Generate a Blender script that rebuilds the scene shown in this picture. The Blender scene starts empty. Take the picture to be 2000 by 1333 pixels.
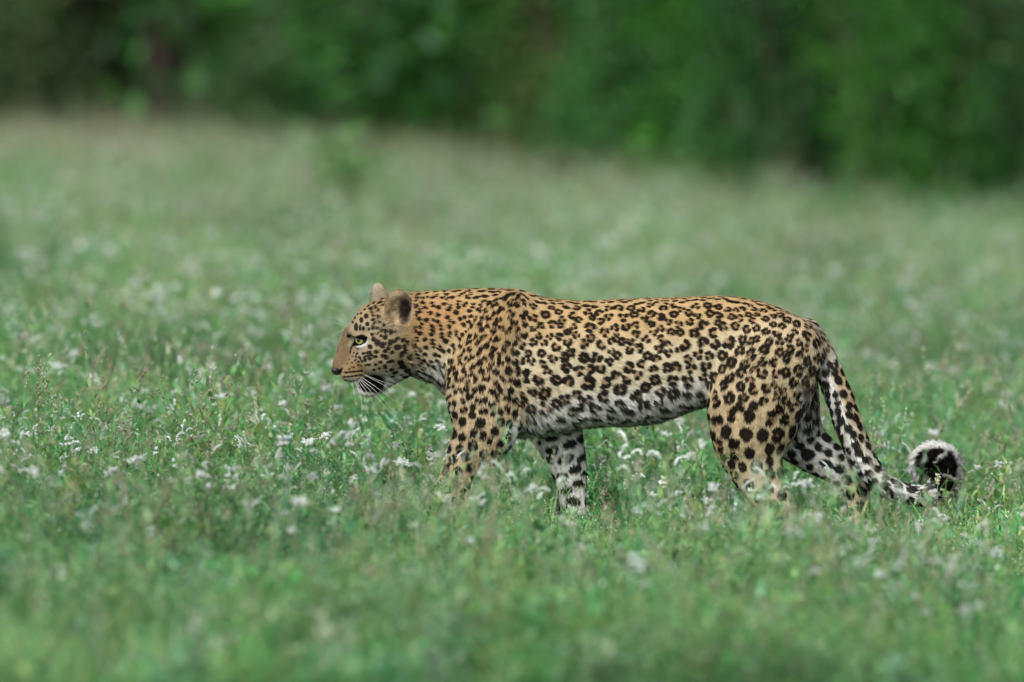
import bpy, math, random
import numpy as np
from mathutils import Vector, Matrix

random.seed(7)
RNG = np.random.default_rng(11)
SC = bpy.context.scene
COL = SC.collection

# ------------------------------------------------------------------ camera, sky, sun, exposure
CAM_D, CAM_H, PITCH = 20.0, 1.6, 0.0533
cam_d = bpy.data.cameras.new('camera')
cam = bpy.data.objects.new('camera', cam_d)
COL.objects.link(cam)
cam.location = (0, -CAM_D, CAM_H)
cam.rotation_euler = (math.pi / 2 - PITCH, 0, 0)
cam_d.sensor_width = 36.0
cam_d.lens = 36.0 * CAM_D / 2.56
cam_d.clip_start, cam_d.clip_end = 0.5, 3000
cam_d.dof.use_dof = True
cam_d.dof.focus_distance = 19.95
cam_d.dof.aperture_fstop = 2.2
SC.camera = cam

SUN_EL, SUN_AZ = math.radians(44), math.radians(200)      # high, behind the camera a little to its left
world = bpy.data.worlds.new('World')
SC.world = world
world.use_nodes = True
wn = world.node_tree
sky = wn.nodes.new('ShaderNodeTexSky')
sky.sky_type = 'NISHITA'
sky.sun_disc = False
sky.sun_elevation, sky.sun_rotation = SUN_EL, SUN_AZ
sky.air_density, sky.dust_density, sky.ozone_density = 1.0, 3.0, 1.0
veil = wn.nodes.new('ShaderNodeHueSaturation')             # thin cloud takes most of the blue out of the sky
veil.inputs['Saturation'].default_value = 0.38
wn.links.new(sky.outputs[0], veil.inputs['Color'])
wn.links.new(veil.outputs[0], wn.nodes['Background'].inputs[0])
wn.nodes['Background'].inputs[1].default_value = 0.15

sun_d = bpy.data.lights.new('sun', 'SUN')
sun_d.energy, sun_d.angle, sun_d.color = 1.2, math.radians(35), (1.0, 0.97, 0.92)
sun = bpy.data.objects.new('sun', sun_d)
COL.objects.link(sun)
to_sun = Vector((math.sin(SUN_AZ) * math.cos(SUN_EL), math.cos(SUN_AZ) * math.cos(SUN_EL), math.sin(SUN_EL)))
sun.rotation_euler = to_sun.to_track_quat('Z', 'Y').to_euler()

vs = SC.view_settings
vs.view_transform, vs.look, vs.gamma, vs.use_curve_mapping = 'Standard', 'None', 1.0, False
vs.exposure = 0.92
SC.cycles.use_denoising = True
SC.cycles.max_bounces = 5
SC.cycles.transparent_max_bounces = 8
try:
    SC.cycles_curves.shape = 'RIBBONS'
except Exception:
    pass

# ------------------------------------------------------------------ helpers
S = 1.28e-3                       # metres per photo pixel at the leopard
ZC = CAM_H - CAM_D * math.tan(PITCH)


def W(px, py, y=0.0):
    """photo pixel + depth (m, + is away from the camera) -> a point beside the leopard"""
    return np.array([(px - 1000) * S * (1 + y / 20), y, ZC + (666.5 - py) * S * (1 + y / 20) - PITCH * y])


def slope(x, y):
    return -0.06 * 14 * np.tanh((x - 0.595) / 14) + 0.018 * np.sin(x * 2.3 + y * 1.1) * np.sin(y * 0.9 - x * 0.4)


def value_noise(p, seed=0):
    """smooth 3-D value noise in -1..1"""
    p = np.asarray(p, dtype=np.float64)
    i = np.floor(p).astype(np.int64)
    f = p - i
    f = f * f * (3 - 2 * f)
    out = np.zeros(len(p))
    for dx in (0, 1):
        for dy in (0, 1):
            for dz in (0, 1):
                h = ((i[:, 0] + dx) * 73856093) ^ ((i[:, 1] + dy) * 19349663) ^ ((i[:, 2] + dz) * 83492791) ^ (seed * 2654435761)
                h = (h ^ (h >> 13)) * 1274126177 & 0xFFFFFFFF
                h = (h ^ (h >> 16)) & 0xFFFF
                w = (f[:, 0] if dx else 1 - f[:, 0]) * (f[:, 1] if dy else 1 - f[:, 1]) * (f[:, 2] if dz else 1 - f[:, 2])
                out += w * (h / 32767.5 - 1)
    return out


def sstep(a, b, x):
    t = np.clip((x - a) / (b - a), 0, 1)
    return t * t * (3 - 2 * t)


def lin(r, g, b):
    f = lambda c: (c / 255 / 12.92) if c / 255 <= 0.04045 else ((c / 255 + 0.055) / 1.055) ** 2.4
    return np.array([f(r), f(g), f(b)])


def catmull(pts, n):
    """Catmull-Rom resampling of rows of numbers"""
    P = np.asarray(pts, dtype=float)
    P = np.vstack([2 * P[0] - P[1], P, 2 * P[-1] - P[-2]])
    out = []
    for k in range(1, len(P) - 2):
        p0, p1, p2, p3 = P[k - 1:k + 3]
        for t in np.arange(n) / n:
            out.append(0.5 * (2 * p1 + (p2 - p0) * t + (2 * p0 - 5 * p1 + 4 * p2 - p3) * t * t + (3 * p1 - p0 - 3 * p2 + p3) * t ** 3))
    out.append(P[-2])
    return np.array(out)


def mesh_obj(name, verts, faces, mat=None, parent=None, smooth=True, tint=None, link=True):
    me = bpy.data.meshes.new(name)
    verts = np.asarray(verts, dtype=float)
    me.from_pydata(verts.tolist() if len(verts) < 60000 else verts, [], faces if isinstance(faces, list) else faces.tolist())
    if smooth:
        me.polygons.foreach_set('use_smooth', np.ones(len(me.polygons), dtype=bool))
    if tint is not None:
        a = me.attributes.new('tint', 'FLOAT_COLOR', 'POINT')
        c = np.ones((len(verts), 4), dtype=np.float32)
        c[:, :3] = tint
        a.data.foreach_set('color', c.ravel())
    if mat:
        me.materials.append(mat)
    o = bpy.data.objects.new(name, me)
    if link:
        COL.objects.link(o)
    if parent is not None:
        o.parent = parent
    return o


def tag(o, label=None, cat=None, group=None, kind=None):
    for k, v in (('label', label), ('category', cat), ('group', group), ('kind', kind)):
        if v:
            o[k] = v
    return o


def empty(name, loc, rz=0.0):
    o = bpy.data.objects.new(name, None)
    o.empty_display_size = 0.05
    COL.objects.link(o)
    o.location = loc
    o.rotation_euler.z = rz
    return o


def new_mat(name):
    m = bpy.data.materials.new(name)
    m.use_nodes = True
    nt = m.node_tree
    nt.nodes.clear()
    out = nt.nodes.new('ShaderNodeOutputMaterial')
    return m, nt, out


def simple_mat(name, col, rough=0.6, spec=0.3, coat=0.0):
    m, nt, out = new_mat(name)
    b = nt.nodes.new('ShaderNodeBsdfPrincipled')
    b.inputs['Base Color'].default_value = (*col, 1)
    b.inputs['Roughness'].default_value = rough
    b.inputs['Specular IOR Level'].default_value = spec
    b.inputs['Coat Weight'].default_value = coat
    nt.links.new(b.outputs[0], out.inputs[0])
    return m


def leaf_mat(name, transl=0.38, gloss=0.03, patch=0.35, hue=0.03):
    """plant tissue: its own tint, varied from plant to plant and from patch to patch, lit through"""
    m, nt, out = new_mat(name)
    N, L = nt.nodes.new, nt.links.new
    at = N('ShaderNodeAttribute'); at.attribute_name = 'tint'
    oi = N('ShaderNodeObjectInfo')
    geo = N('ShaderNodeNewGeometry')
    nz = N('ShaderNodeTexNoise'); nz.inputs['Scale'].default_value = 1.1; nz.inputs['Detail'].default_value = 3
    L(geo.outputs['Position'], nz.inputs['Vector'])
    mr = N('ShaderNodeMapRange'); mr.inputs[1].default_value = 0.3; mr.inputs[2].default_value = 0.7
    mr.inputs[3].default_value = 1 - patch; mr.inputs[4].default_value = 1 + patch
    L(nz.outputs[0], mr.inputs[0])
    hm = N('ShaderNodeMapRange'); hm.inputs[3].default_value = 0.5 - hue; hm.inputs[4].default_value = 0.5 + hue
    L(oi.outputs['Random'], hm.inputs[0])
    hs = N('ShaderNodeHueSaturation')
    L(hm.outputs[0], hs.inputs['Hue']); L(mr.outputs[0], hs.inputs['Value']); L(at.outputs['Color'], hs.inputs['Color'])
    di = N('ShaderNodeBsdfDiffuse'); tr = N('ShaderNodeBsdfTranslucent'); gl = N('ShaderNodeBsdfGlossy')
    gl.inputs['Roughness'].default_value = 0.45
    L(hs.outputs[0], di.inputs[0]); L(hs.outputs[0], tr.inputs[0])
    m1 = N('ShaderNodeMixShader'); m1.inputs[0].default_value = transl
    L(di.outputs[0], m1.inputs[1]); L(tr.outputs[0], m1.inputs[2])
    m2 = N('ShaderNodeMixShader'); m2.inputs[0].default_value = gloss
    L(m1.outputs[0], m2.inputs[1]); L(gl.outputs[0], m2.inputs[2])
    L(m2.outputs[0], out.inputs[0])
    return m


M_LEAF = leaf_mat('meadow_leaf')
M_PETAL = leaf_mat('flower_petal', 0.3, 0.0, 0.08, 0.0)
M_BUSH = leaf_mat('bush_leaf', 0.25, 0.02, 0.25, 0.0)
M_BARK = simple_mat('bark', (0.07, 0.055, 0.045), 0.9, 0.1)

# ------------------------------------------------------------------ ground
m, nt, out = new_mat('meadow_soil')
N, L = nt.nodes.new, nt.links.new
geo = N('ShaderNodeNewGeometry')
n1 = N('ShaderNodeTexNoise'); n1.inputs['Scale'].default_value = 14; n1.inputs['Detail'].default_value = 8
n2 = N('ShaderNodeTexNoise'); n2.inputs['Scale'].default_value = 0.6; n2.inputs['Detail'].default_value = 4
L(geo.outputs['Position'], n1.inputs['Vector']); L(geo.outputs['Position'], n2.inputs['Vector'])
r1 = N('ShaderNodeValToRGB')
r1.color_ramp.elements[0].color = (0.035, 0.05, 0.022, 1); r1.color_ramp.elements[0].position = 0.3
r1.color_ramp.elements[1].color = (0.12, 0.11, 0.07, 1); r1.color_ramp.elements[1].position = 0.75
L(n1.outputs[0], r1.inputs[0])
mx = N('ShaderNodeMix'); mx.data_type = 'RGBA'; mx.inputs[7].default_value = (0.07, 0.10, 0.045, 1)
L(n2.outputs[0], mx.inputs[0]); L(r1.outputs[0], mx.inputs[6])
bs = N('ShaderNodeBsdfPrincipled'); bs.inputs['Roughness'].default_value = 0.95; bs.inputs['Specular IOR Level'].default_value = 0.1
bp = N('ShaderNodeBump'); bp.inputs['Strength'].default_value = 0.6; bp.inputs['Distance'].default_value = 0.02
L(n1.outputs[0], bp.inputs['Height']); L(bp.outputs[0], bs.inputs['Normal'])
L(mx.outputs[2], bs.inputs['Base Color']); L(bs.outputs[0], out.inputs[0])
M_SOIL = m

gx = np.concatenate([[-900, -300, -100, -40], np.arange(-16, 16.01, 0.5), [40, 100, 300, 900]])
gy = np.concatenate([[-300, -100, -50], np.arange(-24, 64.01, 0.5), [100, 250, 600, 1500]])
GX, GY = np.meshgrid(gx, gy, indexing='ij')
GZ = slope(GX, GY)
nx_, ny_ = GX.shape
idx = np.arange(nx_ * ny_).reshape(nx_, ny_)
gf = np.stack([idx[:-1, :-1], idx[1:, :-1], idx[1:, 1:], idx[:-1, 1:]], -1).reshape(-1, 4)
ground = mesh_obj('ground', np.stack([GX, GY, GZ], -1).reshape(-1, 3), gf, M_SOIL)
tag(ground, 'earth ground under the green meadow, rising gently to the left', kind='structure')


# ------------------------------------------------------------------ leopard: the body as one distance field, then one skin
YAW = math.radians(12)
CA, SA = math.cos(YAW), math.sin(YAW)
PIV = 795.0
BASE = np.array([0.30, 0.0, float(slope(0.30, 0.0))])

GH = 0.004
g_lo = np.array([W(632, 0)[0], -0.19, -0.06])
g_hi = np.array([W(1895, 0)[0], 0.19, 0.70])
gn = np.ceil((g_hi - g_lo) / GH).astype(int) + 1
AX = [(g_lo[k] + GH * np.arange(gn[k])).astype(np.float32) for k in range(3)]
F = np.full(gn, 0.5, dtype=np.float32)


def block(lo, hi):
    sl = []
    for k in range(3):
        a = max(0, int((lo[k] - g_lo[k]) / GH) - 1)
        b = min(gn[k], int((hi[k] - g_lo[k]) / GH) + 3)
        sl.append(slice(a, b))
    X, Y, Z = np.meshgrid(AX[0][sl[0]], AX[1][sl[1]], AX[2][sl[2]], indexing='ij')
    return tuple(sl), X, Y, Z


def add(sl, D, k):
    f = F[sl]
    h = np.clip(0.5 + 0.5 * (f - D) / k, 0, 1)
    F[sl] = f * (1 - h) + D * h - k * h * (1 - h)


def cut(sl, D, k):
    f = F[sl]
    h = np.clip(0.5 - 0.5 * (f + D) / k, 0, 1)
    F[sl] = f * (1 - h) - D * h + k * h * (1 - h)


def cone_field(X, Y, Z, pts, kf):
    """min over round-cone segments; pts rows x,y,z,r; kf flattens sideways"""
    D = np.full(X.shape, 9.0, dtype=np.float32)
    for (a, b) in zip(pts[:-1], pts[1:]):
        d = b[:3] - a[:3]
        dd = d[0] ** 2 + (d[1] / kf) ** 2 + d[2] ** 2 + 1e-12
        px, py, pz = X - a[0], (Y - a[1]) / kf, Z - a[2]
        t = np.clip((px * d[0] + py * d[1] / kf + pz * d[2]) / dd, 0, 1)
        e = np.sqrt((px - t * d[0]) ** 2 + (py - t * d[1] / kf) ** 2 + (pz - t * d[2]) ** 2) - (a[3] + t * (b[3] - a[3]))
        np.minimum(D, e * min(1.0, 0.5 + 0.5 * kf), out=D)
    return D


SAMPLES = []          # axis samples: x,y,z, r, dirx,diry,dirz, yscale, hair length, region, t, outx,outz
REG = dict(torso=0, neck=1, head=2, fore_near=3, fore_far=4, hind_near=5, hind_far=6, tail=7)


def chain(region, rows, kf, k, hair, n=5, do_add=True):
    """rows: photo px, py, depth m, radius px"""
    c = catmull(rows, n)
    pts = np.array([np.append(W(r[0], r[1], r[2]), r[3] * S) for r in c])
    if do_add:
        R = pts[:, 3].max() * max(1, kf) + k + 0.012
        sl, X, Y, Z = block(pts[:, :3].min(0) - R, pts[:, :3].max(0) + R)
        add(sl, cone_field(X, Y, Z, pts, kf), k)
    d = np.gradient(pts[:, :3], axis=0)
    d /= np.linalg.norm(d, axis=1)[:, None]
    for i, p in enumerate(pts):
        t = i / (len(pts) - 1)
        hl = hair[0] + (hair[1] - hair[0]) * t
        SAMPLES.append([*p, *d[i], kf, hl, REG[region], t, d[i][2], -d[i][0]])
    return pts


# torso from its side outline: photo x, top y, bottom y, half width px
TORSO = np.array([
    [868, 600, 735, 34], [890, 578, 772, 58], [920, 570, 806, 74], [960, 566, 834, 82], [1000, 563, 848, 86], [1030, 569, 852, 88],
    [1060, 581, 850, 89], [1100, 587, 841, 90], [1150, 588, 832, 91], [1200, 585, 829, 92], [1250, 583, 828, 92], [1300, 582, 819, 90], [1350, 580, 800, 86],
    [1400, 578, 783, 82], [1450, 581, 772, 80], [1500, 592, 762, 78], [1550, 614, 750, 70], [1585, 636, 735, 55], [1610, 664, 716, 30]])
tx = np.linspace(866, 1612, 160)
T_TOP, T_BOT, T_WID = (np.interp(tx, TORSO[:, 0], TORSO[:, k]) for k in (1, 2, 3))
ker = np.ones(9) / 9
T_TOP, T_BOT, T_WID = (np.convolve(np.pad(v, 4, mode='edge'), ker, 'valid') for v in (T_TOP, T_BOT, T_WID))
sl, X, Y, Z = block([W(850, 0)[0], -0.19, 0.05], [W(1630, 0)[0], 0.19, 0.70])
pxg = X / S + 1000
pyg = 666.5 - (Z - ZC) / S
pcl = np.clip(pxg, 868, 1610)
top, bot, wid = (np.interp(pcl, tx, v).astype(np.float32) for v in (T_TOP, T_BOT, T_WID))
cz, hz = (top + bot) / 2, (bot - top) / 2
vv = (pyg - cz) / hz
narrow = 1.0 - 0.16 * np.clip(-vv, 0, 1) ** 2
D = ((np.abs(Y / S / (wid * narrow)) ** 2.4 + np.abs(vv) ** 2.5) ** (1 / 2.4) - 1) * np.minimum(wid, hz)
D = np.where(pxg != pcl, np.sqrt(np.maximum(D, 0) ** 2 + (pxg - pcl) ** 2), D) * S
add(sl, D.astype(np.float32), 0.01)
del X, Y, Z, pxg, pyg, pcl, top, bot, wid, cz, hz, vv, narrow, D
for x_ in np.arange(890, 1605, 14):
    t_, b_, w_ = (np.interp(x_, tx, v) for v in (T_TOP, T_BOT, T_WID))
    p_ = W(x_, (t_ + b_) / 2)
    SAMPLES.append([*p_, (b_ - t_) / 2 * S, 0.97, 0, -0.22, w_ / ((b_ - t_) / 2), 0.0062, 0, (x_ - 890) / 715, 0, -1])

chain('neck', [(762, 655, -0.012, 66), (800, 652, -0.008, 79), (845, 656, 0, 87), (890, 664, 0, 95), (945, 685, 0, 108)], 0.74, 0.03, (0.007, 0.0075))
# scapula tops and shoulder, forelegs
for sgn, reg in ((-1, 'fore_near'), (1, 'fore_far')):
    chain(reg, [(1000, 604, sgn * 0.060, 30), (975, 650, sgn * 0.082, 50), (940, 725, sgn * 0.093, 64), (932, 765, sgn * 0.095, 60)], 0.52, 0.022, (0.009, 0.009))
chain('fore_near', [(945, 745, -0.088, 64), (946, 800, -0.090, 65), (945, 845, -0.086, 60), (922, 885, -0.078, 47), (897, 925, -0.078, 36), (872, 968, -0.08, 31), (852, 1005, -0.08, 29), (838, 1022, -0.08, 30)], 0.66, 0.02, (0.008, 0.006))
chain('fore_near', [(978, 700, -0.086, 36), (984, 765, -0.090, 38), (985, 822, -0.088, 30), (962, 862, -0.083, 26)], 0.6, 0.016, (0.008, 0.008))
chain('fore_far', [(1010, 745, 0.076, 62), (1060, 800, 0.08, 60), (1085, 840, 0.084, 50), (1100, 880, 0.084, 41), (1113, 925, 0.084, 33), (1118, 965, 0.085, 27), (1120, 1000, 0.085, 27), (1112, 1030, 0.085, 28)], 0.72, 0.03, (0.010, 0.007))
# hind legs
chain('hind_near', [(1528, 676, -0.055, 62), (1495, 720, -0.082, 82), (1470, 780, -0.090, 85), (1466, 830, -0.089, 79), (1466, 870, -0.084, 66), (1476, 910, -0.084, 53), (1494, 950, -0.084, 42), (1510, 982, -0.084, 36), (1500, 1010, -0.084, 28), (1483, 1045, -0.084, 26), (1468, 1070, -0.085, 28)], 0.56, 0.02, (0.008, 0.006))
chain('hind_near', [(1548, 690, -0.052, 52), (1545, 760, -0.066, 44), (1520, 825, -0.074, 34)], 0.7, 0.035, (0.009, 0.010))
chain('hind_far', [(1528, 676, 0.055, 62), (1500, 730, 0.074, 80), (1522, 800, 0.08, 70), (1560, 855, 0.082, 50), (1602, 890, 0.082, 40), (1643, 918, 0.082, 33), (1672, 950, 0.082, 26), (1679, 990, 0.082, 22), (1672, 1035, 0.082, 22), (1660, 1068, 0.082, 24)], 0.66, 0.03, (0.009, 0.006))
chain('hind_far', [(1558, 700, 0.02, 40), (1562, 765, 0.035, 34), (1560, 830, 0.055, 34)], 0.8, 0.03, (0.014, 0.016))
# toes
for (cx, cy, yd, d) in ((838, 1026, -0.08, 24), (1112, 1035, 0.085, 22), (1466, 1074, -0.085, 24), (1657, 1074, 0.082, 22)):
    for j, (oy, ext) in enumerate(((-0.024, 0.75), (-0.009, 1.0), (0.009, 1.0), (0.024, 0.75))):
        a, b = W(cx, cy, yd + oy * 0.7), W(cx - d * ext, cy + 7, yd + oy)
        pts = np.array([[*a, 15 * S], [*b, 12 * S]])
        sl, X, Y, Z = block(pts[:, :3].min(0) - 0.03, pts[:, :3].max(0) + 0.03)
        add(sl, cone_field(X, Y, Z, pts, 0.8), 0.006)
# tail
TAIL = [(1572, 655, 0, 34), (1600, 688, 0, 27), (1622, 730, -0.004, 25), (1640, 775, -0.008, 25), (1655, 820, -0.012, 25), (1672, 866, -0.016, 24), (1692, 907, -0.02, 23),
        (1722, 942, -0.024, 20), (1758, 961, -0.028, 17), (1796, 968, -0.03, 17), (1828, 962, -0.03, 21), (1850, 944, -0.028, 22), (1856, 918, -0.024, 22), (1844, 897, -0.018, 22), (1823, 890, -0.010, 21), (1806, 903, -0.004, 19), (1806, 926, 0.0, 14)]
tail_pts = chain('tail', TAIL, 1.0, 0.012, (0.006, 0.021), n=5)

# head, in its own frame turned a little to the camera; units are photo pixels
h_lo, h_hi = np.array([W(632, 0)[0], -0.16, W(0, 800)[2]]), np.array([W(830, 0)[0], 0.16, W(0, 545)[2]])
HSL, X, Y, Z = block(h_lo, h_hi)
xp = (PIV - 1000) * S
HX = ((X - xp) * CA + Y * SA) / S
HY = (-(X - xp) * SA + Y * CA) / S
HZ = 666.5 - (Z - ZC) / S
del X, Y, Z


def hl(px, y):
    return ((px - PIV) + y * SA) / CA


def ell(px, py, y, rx, rz, ry, k, op=add, rot=0.0):
    dx, dz, dy = HX - hl(px, y), HZ - py, HY - y
    if rot:
        c, s = math.cos(math.radians(rot)), math.sin(math.radians(rot))
        dx, dz = dx * c + dz * s, -dx * s + dz * c
    q = np.sqrt((dx / rx) ** 2 + (dz / rz) ** 2 + (dy / ry) ** 2)
    q2 = np.sqrt((dx / rx ** 2) ** 2 + (dz / rz ** 2) ** 2 + (dy / ry ** 2) ** 2) + 1e-6
    op(HSL, (q * (q - 1) / q2 * S).astype(np.float32), k * S)


def hcone(rows, kf, k, op=add):
    pts = np.array([[hl(r[0], r[2]), r[2], r[1], r[3]] for r in rows], dtype=float)
    op(HSL, (cone_field(HX, HY, HZ, pts, kf) * S).astype(np.float32), k * S)


ell(748, 650, 0, 66, 65, 48, 14)                                   # skull
hcone([(692, 655, 0, 23), (678, 684, 0, 20), (664, 708, 0, 14)], 0.95, 10)   # nose bridge
ell(696, 712, 0, 36, 30, 28, 12)                                   # muzzle
hcone([(762, 712, 0, 38), (735, 742, 0, 26)], 0.95, 12)            # lower jaw
ell(718, 757, 0, 21, 19, 19, 8)                                    # chin
ell(660, 716, 0, 10, 10, 12, 6)                                    # nose tip
for y in (-1, 1):
    ell(742, 690, y * 30, 46, 44, 30, 16)                          # cheek
    ell(690, 727, y * 15, 26, 20, 17, 8)                           # whisker pad
    ell(702, 641, y * 27, 24, 11, 15, 10, rot=-20)                 # brow
    ell(704, 664, y * 50, 13, 8, 13, 6, cut, rot=22)               # eye socket
    ell(705, 654.5, y * 42, 18, 6, 13, 3, rot=12)                # upper lid
    ell(706, 673, y * 38, 16, 4.5, 11, 3, rot=-10)                 # lower lid
    ell(683, 672, y * 34, 15, 10, 13, 8, cut, rot=-55)             # hollow beside the bridge
    hcone([(672, 744, y * 24, 3), (697, 749, y * 27, 3.5), (712, 738, y * 31, 4), (730, 730, y * 35, 4), (746, 738, y * 39, 3.5)], 1.5, 5, cut)   # mouth line
for y, ex, ey, ew, tilt in ((-44, 776, 603, 25, 8), (40, 740, 592, 18, -6)):
    sg = -1 if y < 0 else 1
    ell(ex, ey, y, ew, 38, 14, 8, rot=tilt)                        # ear
    ell(ex - 5, ey + 1, y + sg * 11, ew - 8, 29, 13, 4, cut, rot=tilt)   # its cup
del HX, HY, HZ
hs_ = [(656, 712, 12), (668, 700, 24), (690, 695, 36), (712, 690, 48), (738, 672, 58), (762, 660, 64)]
for i, (a_, b_, r_) in enumerate(hs_):
    lx = (a_ - PIV) / CA
    SAMPLES.append([xp + lx * CA * S, lx * SA * S, ZC + (666.5 - b_) * S, r_ * S, 0.93, 0.15, 0.30 if i > 2 else 0.15, 0.85, 0.0022 + 0.0005 * i, 2, i / 5, 0, -1])


def surface_nets(F, lo, h):
    ins = F < 0
    n = np.array(F.shape) - 1
    cnt = np.zeros(n, dtype=np.int8)
    corners = [(i, j, k) for i in (0, 1) for j in (0, 1) for k in (0, 1)]
    for (i, j, k) in corners:
        cnt += ins[i:i + n[0], j:j + n[1], k:k + n[2]]
    act = np.argwhere((cnt > 0) & (cnt < 8))
    cid = np.full(n, -1, dtype=np.int64)
    cid[tuple(act.T)] = np.arange(len(act))
    acc = np.zeros((len(act), 3)); num = np.zeros(len(act))
    for a in corners:
        for ax in range(3):
            if a[ax] == 1:
                continue
            b = list(a); b[ax] = 1
            va = F[act[:, 0] + a[0], act[:, 1] + a[1], act[:, 2] + a[2]].astype(float)
            vb = F[act[:, 0] + b[0], act[:, 1] + b[1], act[:, 2] + b[2]].astype(float)
            cr = (va < 0) != (vb < 0)
            t = np.where(cr, va / np.where(cr, va - vb, 1), 0)
            p = np.tile(np.array(a, float), (len(act), 1)); p[:, ax] = t
            acc[cr] += p[cr]; num[cr] += 1
    V = lo + h * (act + acc / num[:, None])
    faces = []
    for ax in range(3):
        o1, o2 = [(1, 2), (2, 0), (0, 1)][ax]
        sa = [slice(None)] * 3; sb = [slice(None)] * 3
        sa[ax] = slice(0, -1); sb[ax] = slice(1, None)
        A, B = ins[tuple(sa)], ins[tuple(sb)]
        e = np.argwhere(A != B)
        e = e[(e[:, o1] > 0) & (e[:, o2] > 0) & (e[:, o1] < n[o1]) & (e[:, o2] < n[o2])]
        q = []
        for (u, v) in ((-1, -1), (0, -1), (0, 0), (-1, 0)):
            c = e.copy(); c[:, o1] += u; c[:, o2] += v
            q.append(cid[tuple(c.T)])
        q = np.stack(q, -1)
        flip = ~A[tuple(e.T)]
        q[flip] = q[flip][:, ::-1]
        faces.append(q)
    return V, np.vstack(faces)


BV, BF = surface_nets(F, g_lo, GH)
del F
# keep the one connected skin, relax it slightly
E = np.vstack([BF[:, [0, 1]], BF[:, [1, 2]], BF[:, [2, 3]], BF[:, [3, 0]]])
deg = np.bincount(E.ravel(), minlength=len(BV)).astype(float)
for lam in (0.5, -0.52, 0.5, -0.52, 0.5, -0.52, 0.35):
    s_ = np.stack([np.bincount(E[:, 0], BV[E[:, 1], k], len(BV)) + np.bincount(E[:, 1], BV[E[:, 0], k], len(BV)) for k in range(3)], -1)
    BV = BV + lam * (s_ / deg[:, None] - BV)

leopard = empty('leopard', BASE)
tag(leopard, 'spotted leopard walking with lowered head and curled tail through green flowering grass', 'leopard')


def quad_mesh(name, V, Q):
    me = bpy.data.meshes.new(name)
    me.vertices.add(len(V)); me.vertices.foreach_set('co', np.asarray(V, dtype=np.float32).ravel())
    me.loops.add(len(Q) * 4); me.loops.foreach_set('vertex_index', np.asarray(Q, dtype=np.int32).ravel())
    me.polygons.add(len(Q)); me.polygons.foreach_set('loop_start', np.arange(0, len(Q) * 4, 4, dtype=np.int32))
    me.polygons.foreach_set('use_smooth', np.ones(len(Q), dtype=bool))
    me.update(calc_edges=True)
    return me


# split every face in four, keeping how to carry values over to the new points
es = np.sort(E, axis=1)
uq, inv = np.unique(es[:, 0].astype(np.int64) * len(BV) + es[:, 1], return_inverse=True)
inv = inv.reshape(-1)
e0, e1 = uq // len(BV), uq % len(BV)
nq, nb0, ne = len(BF), len(BV), len(uq)
em = [nb0 + inv[k * nq:(k + 1) * nq] for k in range(4)]
fcn = nb0 + ne + np.arange(nq)
split = lambda A: np.concatenate([A, (A[e0] + A[e1]) / 2, A[BF].mean(1)])
BQ = np.concatenate([np.stack([BF[:, k], em[k], fcn, em[k - 1]], -1) for k in range(4)])
BW = split(BV)
E2 = np.vstack([BQ[:, [0, 1]], BQ[:, [1, 2]]])
dg2 = np.bincount(E2.ravel(), minlength=len(BW)).astype(float)
for lam in (0.5, -0.3):
    s_ = np.stack([np.bincount(E2[:, 0], BW[E2[:, 1], k], len(BW)) + np.bincount(E2[:, 1], BW[E2[:, 0], k], len(BW)) for k in range(3)], -1)
    BW = BW + lam * (s_ / dg2[:, None] - BW)
bme = quad_mesh('body', BW - BASE, BQ)
body = bpy.data.objects.new('body', bme)
COL.objects.link(body)
body.parent = leopard
nv = len(bme.vertices)
VP = np.empty(nv * 3, dtype=np.float32); bme.vertices.foreach_get('co', VP); VP = VP.reshape(-1, 3).astype(float) + BASE
VN = np.empty(nv * 3, dtype=np.float32); bme.vertices.foreach_get('normal', VN); VN = VN.reshape(-1, 3).astype(float)
nf = len(bme.polygons)
QF = BQ

SM = np.array(SAMPLES)
SMf = SM.astype(np.float32)


def anatomy(P):
    """for points on the skin: region weights, flow direction, hair length, position along its limb, outward coordinate"""
    n = len(P)
    RW = np.zeros((n, 8)); FD = np.zeros((n, 3)); HL = np.zeros(n); TT = np.zeros(n); OO = np.zeros(n)
    onehot = np.eye(8)[SM[:, 9].astype(int)]
    for a in range(0, n, 20000):
        p = P[a:a + 20000].astype(np.float32)
        d = (p[:, None, 0] - SMf[None, :, 0]) ** 2
        d += ((p[:, None, 1] - SMf[None, :, 1]) / SMf[None, :, 7]) ** 2
        d += (p[:, None, 2] - SMf[None, :, 2]) ** 2
        d = np.sqrt(d) - SMf[None, :, 3]
        d -= d.min(1)[:, None]
        w = np.exp(-d / 0.008)
        w /= w.sum(1)[:, None]
        RW[a:a + 20000] = w @ onehot
        FD[a:a + 20000] = w @ SM[:, 4:7]
        HL[a:a + 20000] = w @ SM[:, 8]
        TT[a:a + 20000] = w @ SM[:, 10]
        k = w.argmax(1)
        OO[a:a + 20000] = ((p[:, 0] - SM[k, 0]) * SM[k, 11] + (p[:, 2] - SM[k, 2]) * SM[k, 12]) / SM[k, 3]
    return RW, FD, HL, TT, OO


def head_px(P):
    x, y = P[:, 0] - xp, P[:, 1]
    hx, hy = (x * CA + y * SA) / S, (-x * SA + y * CA) / S
    ya = -np.abs(hy)
    return hx * CA - ya * SA + PIV, 666.5 - (P[:, 2] - ZC) / S, hy


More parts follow.
